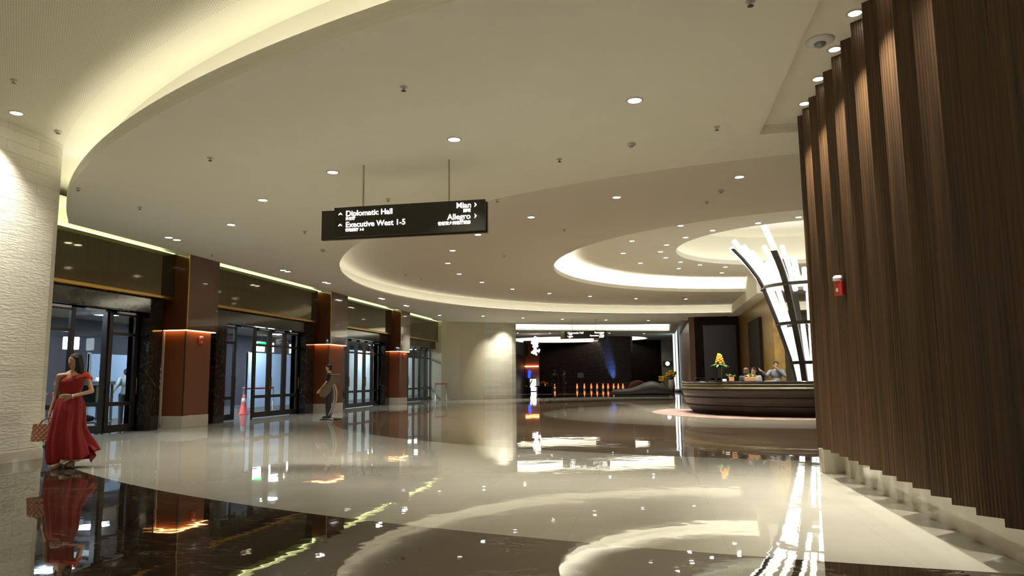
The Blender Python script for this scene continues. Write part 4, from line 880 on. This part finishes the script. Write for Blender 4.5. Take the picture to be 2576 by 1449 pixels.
def person(label, loc, yaw, H=1.72, J=None, top='cloth_b', bottom='cloth_b', shoe='shoeb', sleeve='short', hair='short', hmat='hair', skin='skin', head_yaw=None, fem=False, parts=('top', 'bottom', 'shoes'), group=None, voxel=.012, hdir=None, tuckz=None):
    """yaw 0 faces -y; J overrides joints with offsets given in world-aligned metres"""
    k = H/1.72; t = thing('person', label, 'person', loc, group=group); Rz = Matrix.Rotation(math.radians(yaw), 3, 'Z')
    sw, hw = (.165, .095) if fem else (.19, .095)
    D = dict(head=(0, -.015, 1.60), neck=(0, .01, 1.46), chest=(0, .01, 1.30), waist=(0, .0, 1.08), pelvis=(0, .01, .95))
    for s_, n_ in ((1, 'L'), (-1, 'R')):
        D['sh'+n_] = (s_*sw, .015, 1.40); D['el'+n_] = (s_*(sw+.05), .03, 1.11); D['wr'+n_] = (s_*(sw+.05), -.04, .87)
        D['hip'+n_] = (s_*hw, 0, .92); D['kn'+n_] = (s_*hw*1.05, -.015, .50); D['an'+n_] = (s_*hw*1.1, .01, .09)
    P = {a: Rz @ (Vector(b)*k) for a, b in D.items()}
    for a, b in (J or {}).items(): P[a] = Vector(b)
    hy = Matrix.Rotation(math.radians(yaw if head_yaw is None else head_yaw), 3, 'Z')
    h = P['head']; B = MB(); fr = hy @ Vector((0, -1, 0)); sd = hy @ Vector((1, 0, 0)); U = Vector((0, 0, 1))
    B.ell(h+U*.022*k, (.074*k, .092*k, .092*k), hy); B.ell(h+fr*.022*k-U*.045*k, (.055*k, .062*k, .062*k), hy)
    B.cone(h+fr*.082*k+U*.012*k, .009*k, h+fr*.100*k-U*.022*k, .013*k, 8); B.cone(h+fr*.06*k-U*.088*k, .02*k, h+fr*.045*k-U*.08*k, .03*k, 8)
    for s_ in (-1, 1): B.ell(h+sd*s_*.076*k-U*.01*k, (.012*k, .02*k, .03*k), hy, 8, 6)
    B.cone(h-U*.06*k-fr*.01, .05*k, P['neck']-U*.02*k, .052*k)
    B.cone(P['neck']-U*.03*k, .055*k, P['chest'], .10*k); ty = Rz
    B.ell(P['chest']+U*.02*k, (.155*k if fem else .17*k, .10*k, .16*k), ty); B.ell(P['waist'], (.115*k if fem else .14*k, .09*k, .14*k), ty); B.ell(P['pelvis'], (.155*k, .105*k, .12*k), ty)
    for n_ in 'LR':
        sr = (.040 if fem else .052)*k; B.cone(P['neck']-U*.06*k, .048*k, P['sh'+n_], sr); B.cone(P['sh'+n_], sr, P['el'+n_], .034*k); B.cone(P['el'+n_], .034*k, P['wr'+n_], .022*k)
        B.cone(P['hip'+n_], .085*k, P['kn'+n_], .054*k); B.cone(P['kn'+n_], .054*k, P['an'+n_], .034*k)
        d = (hdir or {}).get(n_) or (P['wr'+n_]-P['el'+n_]); nn = (P['sh'+('R' if n_ == 'L' else 'L')]-P['sh'+n_]); hand(B, P['wr'+n_], d, nn, k*1.05)
        ff = Rz @ Vector((0, -1, 0)); a = P['an'+n_]; B.cone(a-U*.045*k, .035*k, a+ff*.13*k-U*.06*k, .026*k)
    B.organic('body', MT[skin], t, voxel)
    e = MB(); ew = MB(); bw = MB()
    for s_ in (-1, 1):
        ew.ell(h+fr*.086*k+sd*s_*.030*k+U*.018*k, (.015*k, .007*k, .008*k), hy, 8, 6); e.ell(h+fr*.092*k+sd*s_*.030*k+U*.018*k, (.0075*k, .004*k, .0075*k), hy, 8, 6)
        bw.cone(h+fr*.094*k+sd*s_*.016*k+U*.036*k, .004*k, h+fr*.086*k+sd*s_*.048*k+U*.038*k, .003*k, 6)
    ew.build('eye_whites', MT['eyew'], t, True); e.build('eyes', MT['eye'], t, True); bw.build('eyebrows', MT['hair'], t, True)
    l = MB(); l.cone(h+fr*.082*k-sd*.02*k-U*.050*k, .006*k, h+fr*.082*k+sd*.02*k-U*.050*k, .006*k, 8); l.build('lips', MT['lips' if fem else skin], t, True)
    hr = MB(); hr.ell(h+U*.048*k-fr*.018*k, (.086*k, .100*k, .084*k), hy)
    if hair == 'short': hr.ell(h-fr*.045*k+U*.0*k, (.074*k, .062*k, .085*k), hy)
    if hair == 'bun': hr.ell(h-fr*.045*k+U*.0*k, (.074*k, .062*k, .08*k), hy); hr.ell(h-fr*.12*k+U*.01*k, (.045*k, .045*k, .045*k), hy)
    if hair == 'bob': hr.ell(h-fr*.035*k-U*.03*k, (.088*k, .072*k, .115*k), hy)
    if hair == 'long':
        hr.ell(h-fr*.03*k-U*.01*k, (.088*k, .078*k, .11*k), hy)
        for s_ in (-1, 1): hr.cone(h+sd*s_*.066*k+fr*.018*k+U*.05*k, .030*k, h+sd*s_*.088*k-fr*.02*k-U*.15*k, .036*k)
        hr.cone(h-fr*.05*k, .080*k, h-fr*.065*k-U*.27*k+sd*.04*k, .07*k)
    # keep the face clear: hair sits behind the hairline
    hr.organic('hair', MT[hmat], t, voxel*.9, 3)
    g = .013*k
    if 'top' in parts:
        T = MB(); T.ell(P['chest']+U*.0*k, (.165*k+g if fem else .18*k+g, .105*k+g, .17*k), ty); T.ell(P['waist'], (.125*k+g if fem else .15*k+g, .095*k+g, .16*k), ty); T.ell(P['pelvis']+U*.02, (.158*k+g, .108*k+g, .10*k), ty)
        for n_ in 'LR':
            T.cone(P['neck']-U*.075*k, .05*k+g, P['sh'+n_], .053*k+g); m_ = P['sh'+n_].lerp(P['el'+n_], .85 if sleeve == 'short' else 1)
            T.cone(P['sh'+n_], .053*k+g, m_, .042*k+g)
            if sleeve == 'long': T.cone(P['el'+n_], .042*k+g, P['wr'+n_], .028*k+g)
        T.organic('shirt' if sleeve == 'short' else 'jacket', MT[top], t, voxel)
    if 'bottom' in parts:
        T = MB(); T.ell(P['pelvis'], (.158*k+g*.6, .108*k+g*.6, .125*k), ty)
        for n_ in 'LR': T.cone(P['hip'+n_], .086*k+g, P['kn'+n_], .060*k+g); T.cone(P['kn'+n_], .060*k+g, P['an'+n_]+U*.0, .048*k+g)
        T.organic('trousers', MT[bottom], t, voxel)
    if 'shoes' in parts:
        T = MB(); ff = Rz @ Vector((0, -1, 0))
        for n_ in 'LR':
            a = P['an'+n_]; T.cone(a-U*.04*k-ff*.02, .045*k, a+ff*.15*k-U*.055*k, .033*k); T.box(0, 0, 0, 0, 0, 0)
        T.organic('shoes', MT[shoe], t, .010, 3)
    return t, P
# usher beside the kiosk, in profile to the left
person('person in black short-sleeved uniform standing in profile behind the kiosk stand', (-10.42, 22.35, 0), -80, 1.75,
       J=dict(elR=(-.03, -.13, 1.17), wrR=(-.26, -.10, .93), elL=(.02, .14, 1.16), wrL=(-.2, .10, .93)), top='cloth_b', bottom='cloth_b')
# two people walking away
person('person in dark suit walking away in the far hall, nearer and larger of the two', (-6.9, 52.0, 0), 178, 1.76,
       J=dict(knL=(-.12, -.10, .52), anL=(-.11, -.22, .10), knR=(.11, .14, .50), anR=(.12, .06, .08)), top='cloth_s', bottom='cloth_s', sleeve='long', skin='skin2', voxel=.016, group='two people walking away')
person('person in dark suit walking in the far hall, farther and slimmer of the two', (-6.75, 56.5, 0), 120, 1.76, top='cloth_s', bottom='cloth_s', sleeve='long', skin='skin2', voxel=.016, group='two people walking away')
# reception
person('person in grey suit seated behind the reception desk with a hand at the chin', (3.88, 24.3, -.02), -8, 1.70,
       J=
       dict(elR=(-.34, -.22, 1.24), wrR=(-.52, -.36, 1.40), elL=(.22, -.20, 1.24), wrL=(.0, -.16, 1.47)), top='cloth_g', bottom='cloth_g', sleeve='long', hdir={'L': (-.1, .02, .1)})
person('person with brown hair and dark jacket facing away at the reception desk', (2.95, 24.25, -.17), 172, 1.66, top='cloth_b', bottom='cloth_b', sleeve='long', hair='bob', hmat='hairb', fem=True)
person('person in pale grey jacket with raised hand behind the reception desk', (3.32, 25.3, -.18), -25, 1.68, J=dict(elR=(-.18, -.25, 1.15), wrR=(-.10, -.24, 1.42)), top='cloth_w', bottom='cloth_g', sleeve='long', hdir={'R': (.1, 0, 1)})
# guards inside the nearest doorway
person('person with black hair and white shirt seen from behind through the open door', (-14.9, 17.6, 0), 175, 1.62, top='cloth_w', bottom='cloth_b', hair='bob', fem=True)
person('person with hair in a bun and grey-green shirt seen through the closed door leaf', (-15.0, 18.65, 0), 230, 1.62, J=dict(elL=(-.05, -.25, 1.14), wrL=(-.22, -.2, .98)), top='cloth_gg', bottom='cloth_b', hair='bun', fem=True)

# woman in the red dress
WX, WY = -8.52, 9.45
wp, WJ = person('person in a long red one-shoulder dress walking with a quilted handbag', (WX, WY, 0), -16, 1.68,
    J=dict(head=(.03, -.02, 1.56), neck=(.02, .0, 1.425), chest=(.01, .0, 1.265), waist=(0, 0, 1.06), pelvis=(-.01, 0, .95),
           shL=(.185, .06, 1.345), shR=(-.150, -.07, 1.345), elL=(.285, -.02, 1.115), wrL=(.07, -.20, 1.045),
           elR=(-.20, .0, 1.05), wrR=(-.255, -.04, .80), knL=(.10, .02, .50), knR=(-.08, -.10, .52), anL=(.06, .04, .115), anR=(-.06, -.12, .115)),
    skin='skin', hair='long', fem=True, head_yaw=-34, parts=(), voxel=.008, hdir={'L': (-.9, -.25, .05), 'R': (-.12, 0, -1)})
def dress():
    NT, NL = 96, 44; vs = []; rn = random.Random(2)
    ph = [rn.random()*6.28 for _ in range(6)]
    # z, centre x, centre y, half width, half depth, fold depth
    K = [(1.335, .0, -.005, .150, .098, 0), (1.27, .0, -.012, .172, .125, 0), (1.18, -.002, -.01, .158, .118, .002), (1.08, -.005, -.005, .132, .105, .004), (.98, -.01, 0, .180, .150, .005),
         (.85, -.01, 0, .200, .175, .010), (.65, -.02, 0, .215, .19, .018), (.45, -.03, 0, .235, .21, .026), (.28, -.02, 0, .245, .22, .032), (.09, -.01, 0, .225, .21, .038)]
    for i in range(NL+1):
        f = i/NL; z = 1.335+(.10-1.335)*f
        for a, b in zip(K, K[1:]):
            if b[0] <= z <= a[0]+1e-6: u = (a[0]-z)/(a[0]-b[0]); q = [a[j]+(b[j]-a[j])*u for j in range(6)]; break
        else: q = list(K[-1])
        for k in range(NT):
            t = 2*math.pi*k/NT; fold = q[5]*(math.sin(9*t+ph[0])+.6*math.sin(15*t+ph[1])+.4*math.sin(5*t+ph[2]))
            cx, cy = math.cos(t), math.sin(t)
            tw = max(0, (.62-z)/.5)
            train = tw**1.5*.15*max(0, math.cos(t-.25))**2.2
            zz = z + (.11*max(0, cx)**2*tw if z < .6 else 0) + (.035*math.sin(4*t+1)*tw)
            if z > 1.25: zz += .03*cx*(z-1.25)/.085
            vs.append((q[1]+cx*(q[3]+fold)+train, q[2]+cy*(q[4]+fold)+train*.2, zz))
    mb = MB(); mb.add(vs, [(i*NT+k, (i+1)*NT+k, (i+1)*NT+(k+1) % NT, i*NT+(k+1) % NT) for i in range(NL) for k in range(NT)])
    o = mb.build('dress', MT['dress'], wp, True); m = o.modifiers.new('solid', 'SOLIDIFY'); m.thickness = .006
    # pale lining just inside the hem
    mb = MB(); n = 48
    rows = []
    for z, rx, ry in ((.42, .18, .15), (.22, .185, .16), (.10, .19, .165)):
        for k in range(n):
            t = 2*math.pi*k/n; g_ = .02*math.sin(7*t); rows.append((-.01+(rx+g_)*math.cos(t), (ry+g_)*math.sin(t), z+.015*math.sin(5*t)))
    mb.add(rows, [(i*n+k, (i+1)*n+k, (i+1)*n+(k+1) % n, i*n+(k+1) % n) for i in range(2) for k in range(n)])
    mb.build('lining', MT['lining'], wp, True)
dress(); wp.rotation_euler = (0, 0, math.radians(24))
mb = MB()    # loose tail of the skirt blowing out to the side
n = 12
vs = []
for i in range(n+1):
    f = i/n
    for j in range(9):
        g_ = j/8
        vs.append((.15+.24*f+.05*g_*math.sin(f*5), .02+.05*math.sin(g_*9+f*3)*(.4+f), (.52-.26*f)-(.30+.02*math.sin(f*7))*g_*(1-.45*f)+.03*math.sin(f*11)*g_))
mb.add(vs, [(i*9+j, i*9+j+1, (i+1)*9+j+1, (i+1)*9+j) for i in range(n) for j in range(8)])
o = mb.build('skirt_tail', MT['dress'], wp, True); o.modifiers.new('s', 'SOLIDIFY').thickness = .006
mb = MB(); mb.cone((.09, -.10, 1.315), .02, (.175, .03, 1.375), .036).cone((.175, .04, 1.370), .038, (.215, .06, 1.30), .052).cone((.12, .09, 1.31), .025, (.175, .06, 1.375), .03)
mb.organic('shoulder_strap', MT['strap'], wp, .008, 3)
mb = MB()
for a in (WJ['anL'], WJ['anR']):
    f_ = Matrix.Rotation(math.radians(-16), 3, 'Z') @ Vector((0, -1, 0)); mb.cone(a-Vector((0, 0, .045)), .040, a+f_*.12-Vector((0, 0, .085)), .032); mb.cone(a-f_*.03-Vector((0, 0, .04)), .028, a-f_*.035-Vector((0, 0, .10)), .012)
mb.organic('sandals', MT['shoe'], wp, .008, 3)
wl_ = WJ['wrL']; MB().tube([wl_+Vector((.03, .0, .0)), wl_+Vector((.012, -.004, .0))], .031, 14).build('wristwatch', MT['steel'], wp, True)
t = thing('handbag', 'quilted tan leather handbag hanging from the hand of the woman in red', 'bag', (WX-.27*math.cos(.42)+.04*math.sin(.42)-.03, WY-.27*math.sin(.42)-.04*math.cos(.42)-.03, .40), math.radians(14))
mb = MB(); NXb, NZb = 22, 14
def bagp(u, v, side):
    x = (-.18+.36*u)*(1-.10*v); z = .25*v; e = math.sin(math.pi*min(1, max(0, u)))**.35; th = .065*e*(1-.45*v)
    q = abs(math.sin(math.pi*(u*5+v*3.4)))*abs(math.sin(math.pi*(u*5-v*3.4))); return (x, side*(th+.012*q**.5*e), z)
for side in (-1, 1):
    vs = [bagp(i/NXb, j/NZb, side) for i in range(NXb+1) for j in range(NZb+1)]
    fs = [(i*(NZb+1)+j, (i+1)*(NZb+1)+j, (i+1)*(NZb+1)+j+1, i*(NZb+1)+j+1) for i in range(NXb) for j in range(NZb)]
    mb.add(vs, fs if side < 0 else [f[::-1] for f in fs])
A = [bagp(i/NXb, 0, -1) for i in range(NXb+1)]; Bq = [bagp(i/NXb, 0, 1) for i in range(NXb+1)]; mb.add(A+Bq, [(i, NXb+1+i, NXb+2+i, i+1) for i in range(NXb)])
A = [bagp(i/NXb, 1, -1) for i in range(NXb+1)]; Bq = [bagp(i/NXb, 1, 1) for i in range(NXb+1)]; mb.add(A+Bq, [(i, i+1, NXb+2+i, NXb+1+i) for i in range(NXb)])
mb.build('bag_body', MT['bag'], t)
for sy in (-.02, .02): MB().tube([(-.07, sy, .235), (-.02, sy*.7, .30), (.07, sy*.4, .345), (.115, sy*.5, .33), (.12, sy*.8, .27), (.10, sy, .235)], .007, 8).build('handle', MT['bag'], t, True)

# finer pieces go one level below the part they sit on
SUB = dict(eyes='body', eye_whites='body', eyebrows='body', lips='body', wristwatch='body', shoulder_strap='dress', lining='dress', brass_corner_strip='upper_cladding',
           dark_corner_groove='lower_cladding', yellow_blossoms='vase', button='housing', edge_strip='brown_board', symbol='plate')
for o in list(bpy.data.objects):
    n = o.name.split('.')[0]
    if n in SUB and o.parent is not None and 'label' in o.parent:
        for q in o.parent.children:
            if q.name.split('.')[0] == SUB[n]: o.parent = q; break
for o in bpy.data.objects:
    if o.name.split('.')[0] == 'bag_body':
        for q in list(o.parent.children):
            if q.name.split('.')[0] == 'handle': q.parent = o
